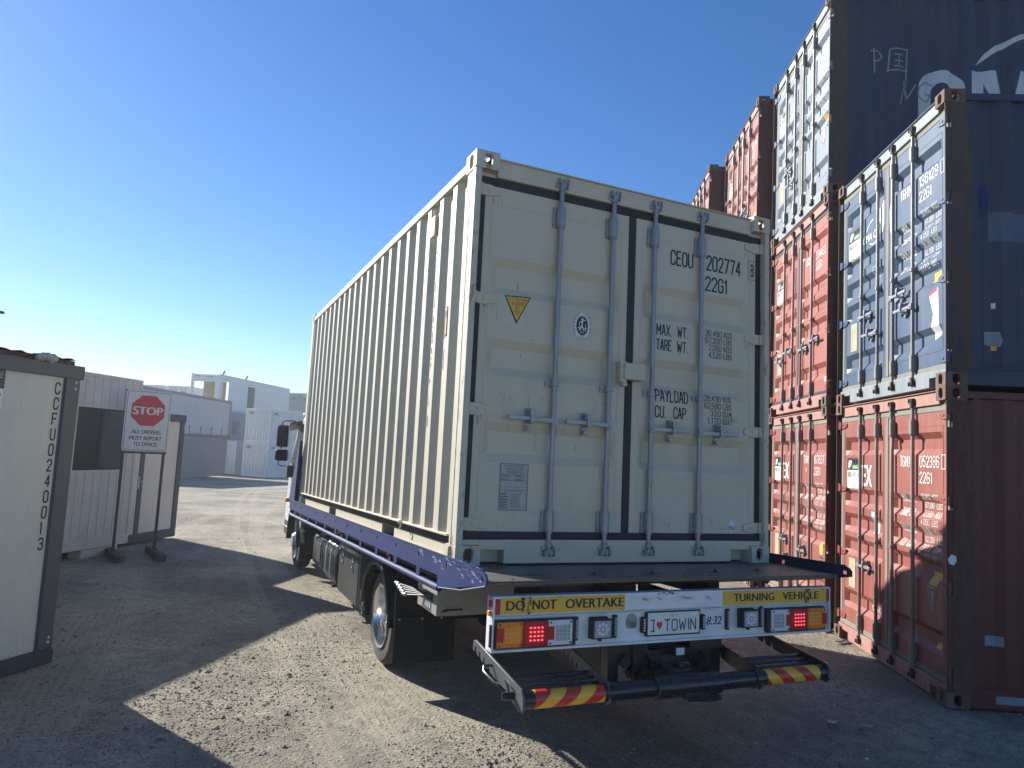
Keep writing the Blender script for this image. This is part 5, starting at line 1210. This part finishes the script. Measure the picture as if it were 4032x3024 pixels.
obj('corner_post', MB().box((-Lc, 0, .12), (-Lc+.13, .10, 2.29)), MT['greyframe'], cab1, bev=.004); obj('corner_post', mb, MT['greyframe'], cab1, bev=.004)
obj('base_beam', MB().box((-Lc, -.004, 0), (.012, Dc, .105)).box((-Lc, .004, .105), (-.0, .02, .125)), MT['darkframe'], cab1, bev=.005)
obj('roof_beam', MB().box((-Lc, -.010, 2.265), (.022, Dc, 2.375)), MT['greyframe'], cab1, bev=.008)
obj('side_wall', MB().box((-.06, .12, .1), (-.02, Dc, 2.29)).box((-Lc+.01, .12, .1), (-Lc+.05, Dc, 2.29)).box((-Lc, Dc-.04, .1), (-.02, Dc-.01, 2.29)), MT['sheet_c'], cab1)
mb = MB()
for z in (2.235, 2.205): pass
for x, z in ((-.045, 2.235), (-.050, 2.185), (-.045, .205), (-.050, .170)): mb.lathe([(0,.012),(.006,.011),(.011,.006),(.013,.001)], (x, .006 if x > -.046 else 0, z), (0,-1,0), 10)
obj('bolt', mb, MT['signwhite'], cab1)
t = MB()
zt = 2.225
for i, ch in enumerate('CCFU0240013'): stencil(t, ch, -.222, zt-.100-i*.1225, .100, .052 if ch != '1' else .022, wt=.13)
wp = [o for o in cab1.children if o.name.startswith('wall_panel')][0]
decal('lettering', t, MT['black'], wp, lambda x, z, l: (x, .0235, z))
sp = MB(); rnd = random.Random(21)
for k in range(260): disc2d(sp, -.15-abs(rnd.gauss(0,.5)), .13+abs(rnd.gauss(0,.16)), rnd.uniform(.001,.004), rnd.uniform(.001,.005), 6)
for k in range(14):
    x = -.16-rnd.random()*.7; z = rnd.uniform(.3,2.1); stroke2d(sp, [(x,z),(x+rnd.uniform(-.03,.03),z-rnd.uniform(.01,.06))], rnd.uniform(.001,.0025))
decal('dirt_splash', sp, MT['grime'], wp, lambda x, z, l: (x, .0240, z))
s = decal('sticker', rect2d(rect2d(MB(), -1.25, 1.95, -.665, 2.27), -1.25, 1.99, -.66, 2.0), MT['sticker_white'], wp, lambda x, z, l: (x, .0238, z))
decal('sticker_print', rect2d(MB(), -1.25, 2.126, -.66, 2.268), MT['green'] if False else plain('dark green print', (.03,.06,.045), .5), s, lambda x, z, l: (x, .0230, z))
decal('sticker_print', text2d(MB(), 'PORTABLE', -1.10, 2.205, .045, .42, bold=.03), MT['sticker_white'], s, lambda x, z, l: (x, .0222, z)); decal('sticker_print', text2d(MB(), 'BUILDINGS', -1.10, 2.14, .048, .42, bold=.02), MT['green'], s, lambda x, z, l: (x, .0222, z))
decal('sticker_print', text2d(text2d(text2d(MB(), '1800 000 00', -1.15, 2.06, .04, .47), 'SALES.COM.AU', -1.1, 2.02, .022, .42), 'HIRE SALES TO', -1.15, 1.975, .02, .47), MT['black'], s, lambda x, z, l: (x, .0230, z))
# corrugated scrap on its roof
def sheet(x0, x1, y0, y1, z, am, seed, tilt):
    rnd = random.Random(seed); rows = []
    for j in range(5):
        y = y0+(y1-y0)*j/4; row = []
        for i in range(70):
            x = x0+(x1-x0)*i/69; row.append((x, y, z+am*math.sin(x*42)+.02*noise.noise(Vector((x*3, y*2, seed)))+tilt*(x-x0)))
        rows.append(row)
    mb = MB().grid(rows); return mb.grid([[(a,b,c-.002) for a,b,c in r] for r in rows])
mb = sheet(-2.9, -.012, .02, 1.2, 2.425, .008, 3, .0)
tag(obj('roofing_sheet', mb, MT['rust_sheet'], None, cM), 'loose rusty red corrugated sheets lying on the near cabin roof', 'roofing sheet')
mb = MB().box((-2.9, .05, 2.378), (-.03, .9, 2.412)); mb.v = [(a, b+.0, c+.008*noise.noise(Vector((a*5, b, 1)))) for a, b, c in mb.v]
tag(obj('timber_packer', mb, MT['rust_sheet'], None, cM, bev=.004), 'weathered packer board under the rusty sheets on the near cabin', 'board')
mb = MB()
for k in range(7): 
    a = k*.9; mb.lathe([(-.02,.002),(0,.03),(.02,.035),(.045,.018),(.05,.002)], (-.27-.022*k+.01*math.sin(a), -.002+.02*math.cos(a), 2.388+.006*math.sin(a*2)), (.3,.2,1), 8)
tag(obj('rag', mb, MT['plate'], None, cM), 'crumpled grey rag on the roof edge of the near cabin', 'rag')
# lamp arm poking in at the left edge
lp = thing('yard_light', 'dark tapered lamp arm poking in at the left edge above the near cabin', 'yard light', Matrix.Translation((-8.75, -.98, 2.36)))
obj('pole', MB().cyl((0,0,0), (0,0,.50), .03, n=12), MT['greyframe'], lp)
ad = Vector((.83, .51, -.015)); ap = Vector((0, 0, .455)); mb = MB()
sd = Vector((-.52, .85, 0))*.05
for k, (p, h) in enumerate(((ap-ad*.1, .045), (ap+ad*.80, .030), (ap+ad*.98, .012))):
    for q in (-1, 1):
        for w_ in (-1, 1): mb.v.append(tuple(p + sd*q*(1-.2*k) + Vector((0,0,h*w_/1.6))))
for k in (0, 4): mb.f += [(k,k+1,k+5,k+4),(k+1,k+3,k+7,k+5),(k+3,k+2,k+6,k+7),(k+2,k,k+4,k+6)]
mb.f += [(0,1,3,2),(8,9,11,10)]
obj('lamp_head', mb, MT['greyframe'], lp)

oM = wall_frame((-9.96, 5.0, gz(-10,4.5)), 6)
off = thing('office_container', 'pale grey corrugated office container with wide dark window, behind the stop sign', 'office container', oM)
Lo, Ho = 6.06, 2.70; Z0 = .115
def office_wall():
    mb = MB(); prof = []; x = -Lo+.06; n = 0
    while x < -.05:
        prof += [(x,.012),(x+.004,.024),(x+.012,.024),(x+.016,.012)]; x += .165
    prof.append((-.05,.012))
    segs = [(-Lo+.06, -1.36, Z0+.16, Ho-.06), (-1.36, -.29, Z0+.16, 1.255), (-1.36, -.29, 2.21, Ho-.06), (-.29, -.05, Z0+.16, Ho-.06)]
    for a, b, z0, z1 in segs:
        ps = [(a, .012)] + [q for q in prof if a < q[0] < b] + [(b, .012)]
        mb.grid([[(x, y, z0) for x, y in ps], [(x, y, z1) for x, y in ps]])
    return mb
obj('front_wall', office_wall(), MT['sheet_w'], off)
obj('frame', MB().box((-.05, 0, Z0), (0, .1, Ho)).box((-Lo, 0, Z0), (-Lo+.06, .1, Ho)).box((-Lo+.06, -.006, Z0), (-.05, .1, Z0+.16)).box((-Lo+.06, -.004, Ho-.06), (-.05, .1, Ho)), MT['sheet_w'], off, bev=.006)
obj('shell', MB().box((-Lo+.02, .1, Z0+.05), (-.02, 2.4, Ho-.03)), MT['sheet_w'], off)
w = obj('window', MB().box((-1.335, -.012, 1.275), (-.315, .02, 1.31)).box((-1.335, -.012, 2.16), (-.315, .02, 2.19)).box((-1.335, -.012, 1.31), (-1.30, .02, 2.16)).box((-.35, -.012, 1.31), (-.315, .02, 2.16)).box((-.86, -.008, 1.31), (-.79, .02, 2.16)), MT['windowframe'], off, bev=.003)
obj('window_trim', MB().box((-1.37, -.016, 1.235), (-.28, .014, 1.275)).box((-1.37, -.016, 2.19), (-.28, .014, 2.215)).box((-1.37, -.016, 1.275), (-1.335, .014, 2.19)).box((-.315, -.016, 1.275), (-.28, .014, 2.19)), MT['sheet_c'], w)
obj('pane', MB().box((-1.30, .004, 1.31), (-.86, .010, 2.16)), MT['windowglass'], w); obj('pane', MB().box((-.79, -.002, 1.31), (-.35, .004, 2.16)), MT['curtain'], w)
blk = MB().box((-1.72,.02,-.05), (-1.45,.28,Z0-.002)); blk2 = MB().box((-.95,.02,-.05), (-.2,.24,Z0-.002))
for b_ in (blk, blk2): tag(obj('support_block', b_, MT['sheet_w'], None, oM, bev=.008), None, 'support block')
bs = [o for o in COL.objects if o.name.startswith('support_block')]
bs[0]['label'] = 'short pale block under the left part of the office container'; bs[1]['label'] = 'long pale block under the right end of the office container'

eM = wall_frame((-10.18, 6.83, gz(-10.2,6.8)), 4)
eb = thing('guard_cabin', 'low ivory cabin with dark slate frame and a glazed door, right of the office container', 'cabin', eM)
Le = 1.46
obj('frame', MB().box((-.135, 0, .02), (0, .10, 2.10)).box((-Le, .01, .015), (0, .10, .17)).box((-Le, -.01, 2.10), (.008, 2.4, 2.235)).box((-1.19, -.004, .17), (-1.08, .08, 2.10)).box((-Le, 2.3, .02), (0, 2.4, 2.10)), MT['darkframe'], eb, bev=.005)
obj('wall_panel', MB().box((-1.08, .02, .17), (-.135, .06, 2.10)), MT['sheet_c'], eb); obj('wall_panel', MB().box((-.07, .1, .1), (-.02, 2.3, 2.1)).box((-Le, .1, .1), (-Le+.04, 2.3, 2.1)), MT['sheet_c'], eb)
dr = obj('door', MB().box((-Le+.01, .012, .17), (-1.19, .05, 2.10)), MT['sheet_c'], eb)
obj('handle', MB().box((-1.205, -.006, .93), (-1.175, .012, 1.13)).cyl((-1.19, -.03, 1.05), (-1.10, -.03, 1.05), .010, n=8).cyl((-1.19, -.03, 1.05), (-1.19, 0, 1.05), .010, n=8), MT['steel'], dr, bev=.003)
t = MB()
for i, ch in enumerate('CCFU02400 03'.replace(' ', '')): stencil(t, ch, -1.43, 2.02-i*.1085, .075, .036, wt=.12)
decal('lettering', t, MT['black'], dr, lambda x, z, l: (x, .0105, z))
mb = MB()
for x, z in ((-.03,2.03),(-.03,1.98),(-.03,.15),(-.03,.10)): mb.lathe([(0,.010),(.005,.009),(.009,.005),(.010,.001)], (x,0,z), (0,-1,0), 10)
obj('bolt', mb, MT['signwhite'], eb)

# stop sign
pL = Vector((-9.777, 4.347, 0)); pR = Vector((-9.349, 4.717, 0)); dv = (pR-pL).normalized(); nv = Vector((dv.y, -dv.x, 0))
sM = Matrix(((dv.x, -nv.x, 0, pL.x), (dv.y, -nv.y, 0, pL.y), (0, 0, 1, gz(pL.x, pL.y)), (0, 0, 0, 1)))
sg_ = thing('stop_sign', 'white notice board with a red STOP octagon on two brown steel posts', 'stop sign', sM)
SW = .565
for x in (0, SW): 
    obj('post', MB().box((x-.020, -.004, .02), (x+.018, .03, 1.60)).box((x-.016, .0, 1.60), (x+.014, .026, 2.50)), MT['signpost'], sg_, bev=.003)
    obj('foot', MB().box((x-.055, -.62, -.01), (x+.055, -.60+.001, .085)).box((x-.055, -.60, .078), (x+.055, .42, .085)).box((x-.055, -.60, -.01), (x-.048, .42, .078)).box((x+.048, -.60, -.01), (x+.055, .42, .078)), MT['signpost'], sg_, bev=.003)
x0, x1, z0, z1 = -.035, .605, 1.575, 2.510
def rrect(x0, z0, x1, z1, r):
    p = []
    for cx, cz, a0 in ((x1-r, z1-r, 0), (x0+r, z1-r, 90), (x0+r, z0+r, 180), (x1-r, z0+r, 270)):
        for k in range(6): a = R(a0+k*18); p.append((cx+r*math.cos(a), cz+r*math.sin(a)))
    return p
bd = obj('sign_board', MB().prism(rrect(x0, z0, x1, z1, .045), lambda a, b, d: (a, d, b), -.012, -.006), MT['signwhite'], sg_)
obj('backing_frame', MB().box((x0+.01, -.006, z0-.035), (x1-.01, .012, z0+.012)).box((x0+.01, -.006, z1-.03), (x1-.01, .012, z1-.005)).box((x0-.008, -.005, z0+.02), (x0+.015, .012, z1)), MT['darkframe'], bd)
sy = lambda y: (lambda x, z, l: (x, y-l, z))
t = MB(); o_ = rrect(x0+.018, z0+.018, x1-.018, z1-.018, .040); i_ = rrect(x0+.024, z0+.024, x1-.024, z1-.024, .036); n_ = len(o_)
t.add([(a,b,0) for a, b in o_]+[(a,b,0) for a, b in i_], [(k, (k+1) % n_, n_+(k+1) % n_, n_+k) for k in range(n_)])
cx, cz = (x0+x1)/2, 2.20
text2d(t, 'ALL DRIVERS', cx-.205, 1.845, .062, .41, bold=.025); text2d(t, 'MUST REPORT', cx-.225, 1.748, .062, .45, bold=.025); text2d(t, 'TO OFFICE', cx-.165, 1.655, .062, .33, bold=.025)
decal('lettering', t, MT['black'], bd, sy(-.0128))
oc = decal('octagon', poly2d(MB(), [(cx+.252*math.cos(R(22.5+45*k)), cz+.252*math.sin(R(22.5+45*k))) for k in range(8)]), MT['signred'], bd, sy(-.0130))
decal('lettering', text2d(MB(), 'STOP', cx-.205, cz-.062, .128, .41, bold=.06), MT['signwhite'], oc, sy(-.0138))
mb = MB()
for x, z in ((x0+.012, z1-.10), (x0+.012, z0+.10), (x1-.012, z1-.12), (x1-.012, z0+.10), (.0, z1-.012), (.5, z0+.01)): mb.cyl((x, -.016, z), (x, -.011, z), .006, n=8)
obj('rivet', mb, MT['steel'], bd)

# ------------------------------------------------------------------ far side of the yard
def xyz_box(mb, M, a, b): o = MB().box(a, b); return mb.merge(o, M)
def FM(x, y, z, yaw): return Matrix.Translation((x, y, z)) @ Matrix.Rotation(R(yaw), 4, 'Z')
def logo(par, x, y, z, w=.42, face='y', key=None):
    mb = MB(); f = (lambda a, b, l: (x+a, y-.004-l, z+b)) if face == 'y' else (lambda a, b, l: (x-.004-l, y-a, z+b)) if face == 'x' else (lambda a, b, l: (x+.004+l, y+a, z+b))
    l_ = decal('logo', rect2d(MB(), 0, 0, w, .20), MT['farlogo'], par, f)
    m = disc2d(MB(), .085, .10, .055, .055, 12); stencil(m, 'HIRE', .17, .10, .05, .2); rect2d(m, .17, .04, w-.03, .065)
    decal('logo_print', m, MT['sticker_white'], l_, lambda a, b, l: f(a, b, l+.006))
def corr_face(x0, x1, z0, z1, y, pitch, d, f):
    n = max(1, round((x1-x0)/pitch)); p = (x1-x0)/n; pts = [(x0, y)]
    for i in range(n):
        q = x0+i*p; pts += [(q+p*.14,y),(q+p*.38,y+d),(q+p*.62,y+d),(q+p*.86,y)]
    pts.append((x1, y)); return MB().grid([[f(a, b, z0) for a, b in pts], [f(a, b, z1) for a, b in pts]])
def farbox(label, M, L, W=2.44, H=2.59, mat='far_white', group='containers on the far side of the yard', end='corr', side='corr', name='far_container', cat='container', pitch=.28, frame='far_white', d=.036):
    """end face at y=0 (x 0..W), long sides x=0 and x=W"""
    t = thing(name, label, cat, M, group)
    fr = MB()
    for x in (0, W-.12):
        for y in (0, L-.12): fr.box((x, y, 0), (x+.12, y+.12, H))
    for z in (.0, H-.12):
        fr.box((.12, .01, z), (W-.12, .12, z+.12)); fr.box((.12, L-.12, z), (W-.12, L-.01, z+.12)); fr.box((.01, .12, z), (.1, L-.12, z+.12)); fr.box((W-.1, .12, z), (W-.01, L-.12, z+.12))
    obj('frame', fr, MT[frame], t)
    obj('roof', MB().box((.05,.05,H-.06), (W-.05, L-.05, H-.03)), MT[mat], t)
    if end: obj('end_wall', corr_face(.12, W-.12, .12, H-.12, .03, pitch, d, lambda a, b, z: (a, b, z)), MT[mat], t)
    obj('end_wall', corr_face(.12, W-.12, .12, H-.12, .03, pitch, .036, lambda a, b, z: (a, L-b, z)), MT[mat], t)
    if side: 
        obj('side_wall', corr_face(.12, L-.12, .12, H-.12, .03, pitch, d, lambda a, b, z: (b, a, z)), MT[mat], t); obj('side_wall', corr_face(.12, L-.12, .12, H-.12, .03, pitch, d, lambda a, b, z: (W-b, a, z)), MT[mat], t)
    return t
# long grey steel body with a curtain-sided trailer body on top of it
f1 = farbox('long mauve grey steel container standing low at the far end of the yard', FM(-28.6, 31.0, -.80, 3), 12.6, W=2.44, H=2.50, mat='far_mauve', frame='far_mauve', pitch=.20, d=.02, name='steel_container')
f2M = FM(-28.6, 31.0, 1.98, 3)
f2 = thing('trailer_body', 'pale lavender curtain sided trailer body standing on the mauve grey container', 'trailer body', f2M, None)
obj('curtain', MB().grid([[(2.46+.018*math.sin(y*5.1)+.01*math.sin(y*13), y, z) for y in [i*.15 for i in range(85)]] for z in (.05, .8, 1.6, 2.36)]), MT['far_lav'], f2)
obj('body', MB().box((0,0,.05), (2.43, 12.6, 2.30)), MT['far_lav'], f2); obj('top_rail', MB().box((-.02,-.02,2.28), (2.52, 12.62, 2.46)), MT['far_mauve'], f2, bev=.02); obj('corner_pillar', MB().box((2.40, 12.50, 0), (2.52, 12.64, 2.40)).box((2.40,-.03,0),(2.52,.1,2.4)), MT['far_mauve'], f2)
mb = MB()
for i in range(7): mb.box((2.475, 1.6+i*1.62, .08), (2.50, 1.66+i*1.62, .52)); mb.box((2.475, 1.56+i*1.62, .36), (2.52, 1.70+i*1.62, .44))
obj('strap', mb, MT['darkframe'], f2)
bm_ = MB().box((-.1, -.2, -.24), (2.55, 12.8, 0))
tag(obj('timber_beam', bm_, MT['moss'], None, f2M), 'mossy timber layer between the mauve container and the trailer body', 'beam')
# white corrugated pair
wM = lambda z: FM(-27.70, 48.30, z, -20)
for z, lab in ((-.98, 'lower white corrugated container of the far pair beside the truck mirrors'), (1.63, 'upper white corrugated container of the far pair beside the truck mirrors')):
    t = farbox(lab, wM(z), 6.06, mat='far_white', d=.10, pitch=.26)
    logo(t, .30, .03, 2.12); logo(t, 2.44, .35, 2.12, face='r')
    if z < 0:
        mb = MB().box((2.42, 2.5, 1.1), (2.46, 3.1, 1.9)).box((2.42, 3.25, 1.1), (2.46, 3.85, 1.9)); w_ = obj('window', mb, MT['far_white'], t)
        mb = MB()
        for y in (2.55, 3.30):
            for k in range(8): mb.box((2.455, y+.03+k*.06, 1.15), (2.468, y+.05+k*.06, 1.85))
        obj('grille', mb, MT['farlogo'], w_)
farbox('white corrugated container tucked behind the far pair, only its edge showing', FM(-31.2, 50.6, -1.0, -20), 6.06, mat='far_white')
# open module high up, on two containers
oMx = FM(-33.05, 49.6, 0, -4)
farbox('ground level grey container under the open white module', FM(-33.05, 49.6, -1.05, -4), 12.19, mat='far_grey'); t = farbox('second level grey container with a small dark window, under the open module', FM(-33.05, 49.6, 1.56, -4), 12.19, mat='far_grey')
obj('window', MB().box((2.43, 2.6, .6), (2.47, 3.6, 1.7)), MT['farlogo'], t)
md = thing('open_module', 'open white building module with doorways cut through, topping the far stack', 'building module', FM(-33.05, 49.6, 4.17, -4), None)
W_, L_, H_ = 2.44, 12.6, 2.62
obj('frame', MB().box((0,0,0),(.22,.12,H_)).box((W_-.36,0,0),(W_,.16,H_)).box((.22,0,2.05),(W_-.36,.12,H_)).box((.22,0,0),(W_-.36,.12,.12)).box((0,L_-.12,0),(.12,L_,H_)).box((W_-.12,L_-.12,0),(W_,L_,H_)).box((.12,L_-.12,2.4),(W_-.12,L_,H_)).box((.3,-.01,2.3),(.7,0,2.45)), MT['far_white'], md)
mb = MB().box((W_-.06, .16, 0), (W_, .50, 2.3))
for a, b in ((1.55, 4.6), (5.9, L_-.12)): mb.box((W_-.06, a, 0), (W_, b, 2.3))
mb.box((W_-.06, .16, 2.3), (W_, L_-.12, H_))
obj('side_wall', mb, MT['far_white'], md); obj('top_rail', MB().box((-.01, 0, H_), (.08, L_, H_+.05)).box((W_-.05, 0, H_), (W_+.03, L_, H_+.05)), MT['far_mauve'], md); obj('roof', MB().box((.02,.02,H_-.08), (W_-.02, L_-.02, H_-.01)), MT['far_white'], md)
mb = corr_face(1.75, 5.3, .05, 2.5, .04, .28, .05, lambda a, b, z: (b, a, z)).merge(corr_face(6.3, L_-.2, .05, 2.5, .04, .28, .05, lambda a, b, z: (b, a, z))).merge(corr_face(.9, W_-.1, .05, 2.5, 0, .28, .036, lambda a, b, z: (a, L_-.2-b, z)))
obj('lining', mb, MT['far_cream'], md); obj('floor', MB().box((.05,.05,.02),(W_-.05,L_-.05,.10)), MT['far_grey'], md)
logo(md, .30, 0, 2.30); decal('lettering', stencil(MB(), 'CCFU0240008 4', 1.2, 2.38, .10, .75), MT['farlogo'], md, lambda a, b, l: (a, -.004, b))
# the rows farthest back
for i, (x, y, yaw, lab) in enumerate(((-46.4, 65.2, -3, 'white container with doors toward the yard, second from the left in the far back row'), (-49.1, 65.4, -3, 'leftmost white container in the far back row, behind the stop sign'), (-43.7, 65.0, -3, 'white container in the back row seen through the open module'), (-31.75, 66.9, -4, 'grey white container with double doors just left of the truck cab, back row'), (-34.6, 68.2, -4, 'plain white container between the open module and the double doored one'))):
    t = farbox(lab, FM(x, y, 4.25, yaw), 6.06, mat='far_white' if i != 3 else 'far_grey', end=None if i in (0, 2, 3) else 'corr')
    for lv in (0, 1): farbox(('lower' if lv == 0 else 'middle') + ' container under the ' + ('second', 'leftmost', 'module backed', 'double doored', 'plain narrow')[i] + ' one of the far back row', FM(x, y, -.95+lv*2.6, yaw), 6.06, mat='far_grey')
    if i in (0, 2, 3):
        for k in (0, 1):
            d_ = obj('door', MB().box((.14+k*1.09, .02, .12), (1.20+k*1.09, .08, 2.46)), MT['far_white'] if i != 3 else MT['far_grey'], t)
            mb = MB()
            for q in (.28, .78): mb.cyl((.14+k*1.09+q, .0, .08), (.14+k*1.09+q, .0, 2.5), .03, n=6)
            mb.box((.3+k*1.09, -.02, .95), (.6+k*1.09, .02, 1.0)); obj('locking_bar', mb, MT['far_grey'], d_)
        logo(t, .35, .02, 1.9); logo(t, 1.5, .02, 1.85)
# birds
for i, (y, z, lab) in enumerate(((.55, 0, 'small dark bird at the front corner of the open module roof'), (4.2, 0, 'small dark bird perched midway along the open module roof rail'))):
    mb = MB().lathe([(-.19,.005),(-.14,.02),(-.06,.045),(.03,.062),(.10,.045),(.13,.030),(.16,.036),(.185,.030),(.20,.010),(.235,.002)], (0,0,.12), (.15,.5,.85), 10).cyl((.02,0,.0),(.02,0,.06),.006,n=5).cyl((-.02,0,.0),(-.02,0,.06),.006,n=5)
    tag(obj('bird', mb, MT['bird'], None, FM(-33.05, 49.6, 4.17, -4) @ Matrix.Translation((W_-.01, y, H_+.05)) @ Matrix.Scale(1.35, 4)), lab, 'bird', 'birds on the module roof')

# ------------------------------------------------------------------ loose stones, litter
def stones(n, seed, rmin, rmax, smin, smax, pw=1.0):
    rnd = random.Random(seed); mb = MB(); V = []; F = []
    base = [Vector(p).normalized() for p in ((0,0,1.1),(1,0,.2),(.3,.95,.1),(-.8,.6,.25),(-.8,-.6,.1),(.3,-.95,.25),(0,0,-1))]
    fc = [(0,1,2),(0,2,3),(0,3,4),(0,4,5),(0,5,1),(6,2,1),(6,3,2),(6,4,3),(6,5,4),(6,1,5)]
    while len(V) < n*7:
        a = rnd.uniform(-.85, .95); r = rmin*(rmax/rmin)**(rnd.random()**pw)
        x = -3.14 + r*math.sin(a-.075); y = -6.26 + r*math.cos(a-.075)
        c = noise.noise(Vector((x*.8, y*.8, 5)))+.25*noise.noise(Vector((x*3, y*3, 2)))
        if c < rnd.uniform(-.55, .35): continue
        if x > -.02 and y > -.0: continue
        s = smin*(smax/smin)**(rnd.random()**2.4)
        z = gz(x, y)+fz(x, y)+s*.12
        sx, sy, sz = s*rnd.uniform(.7,1.2), s*rnd.uniform(.6,1), s*rnd.uniform(.35,.7); th = rnd.random()*6.3; c_, s_ = math.cos(th), math.sin(th)
        b = len(V)
        for p in base:
            px, py, pz = p.x*sx*rnd.uniform(.75,1.2), p.y*sy*rnd.uniform(.75,1.2), p.z*sz
            V.append((x+px*c_-py*s_, y+px*s_+py*c_, z+pz))
        F += [tuple(b+i for i in f) for f in fc]
    me = bpy.data.meshes.new('gravel'); me.from_pydata(V, [], F); return me
def stone_mat():
    m, nt, b = nmat('loose stones'); L = nt.links.new
    g = N(nt, 'ShaderNodeNewGeometry'); rp = g.outputs['Random Per Island']
    r = nt.nodes.new('ShaderNodeValToRGB'); L(rp, r.inputs[0]); e = r.color_ramp.elements
    e[0].position = 0; e[0].color = (.14,.13,.12,1); e[1].position = 1; e[1].color = (.52,.48,.40,1)
    for p, c in ((.35,(.20,.185,.165,1)),(.7,(.31,.28,.23,1)),(.9,(.36,.32,.26,1))): q = e.new(p); q.color = c
    L(r.outputs[0], b.inputs['Base Color']); b.inputs['Roughness'].default_value = .95; b.inputs['Specular IOR Level'].default_value = .15
    return m
sm_ = stone_mat()
tag(obj('loose_gravel', stones(115000, 5, 1.5, 12, .0035, .013, .80), sm_), 'loose grit and small stones strewn over the yard', kind='stuff')
tag(obj('scattered_stones', stones(4500, 6, 1.8, 20, .010, .026, .8), sm_), 'larger crushed stones scattered over the yard', kind='stuff')
def litter(x, y, lab, w, h, mat, rot, seed, name='paper_scrap', cat='litter'):
    rows = [[(i/5*w, j/3*h, .012+.02*noise.noise(Vector((i*.7, j*.9, seed)))) for i in range(6)] for j in range(4)]
    mb = MB().grid(rows).grid([[(a, b, c-.003) for a, b, c in r] for r in rows])
    tag(obj(name, mb, MT[mat], None, Matrix.Translation((x, y, gz(x, y)+fz(x, y)+.012)) @ Matrix.Rotation(rot, 4, 'Z')), lab, cat)

litter(-.662, 1.028, 'torn pale paper scrap in the shade near the red containers', .13, .06, 'sticker_white', .4, 1)
litter(-.90, -.58, 'small flat splinter on the shaded gravel, right foreground', .10, .022, 'plate', -.3, 2, 'wood_splinter')
litter(-1.10, -.62, 'crumpled grey leaf on the shaded gravel, right foreground', .09, .05, 'plate', .9, 3, 'dead_leaf')
litter(-.10, 1.98, 'brown packing scrap beside the foot of the nearest red container', .20, .07, 'signpost', .6, 4)
tag(obj('wire_offcut', MB().tube([(-6.56,1.94,.012),(-6.42,1.88,.018),(-6.25,1.78,.014),(-6.06,1.674,.012)], .006, 6), MT['plate']), 'pale bent wire offcut on the shaded gravel left of the truck', 'wire')

# ------------------------------------------------------------------ added haze
hz = MB().box((-75, -12, -3.2), (14, 84, 9.6))
m = bpy.data.materials.new('added haze'); m.use_nodes = True; nt = m.node_tree; nt.nodes.clear()
pv = nt.nodes.new('ShaderNodeVolumePrincipled'); pv.inputs['Color'].default_value = (.90,.93,.97,1); pv.inputs['Density'].default_value = .0016; pv.inputs['Anisotropy'].default_value = .3  # thin volume added for the far fade and a veil of sun glare
om = nt.nodes.new('ShaderNodeOutputMaterial'); nt.links.new(pv.outputs[0], om.inputs['Volume'])
tag(obj('haze', hz, m), 'thin haze added over the yard to pale its far side', kind='stuff')
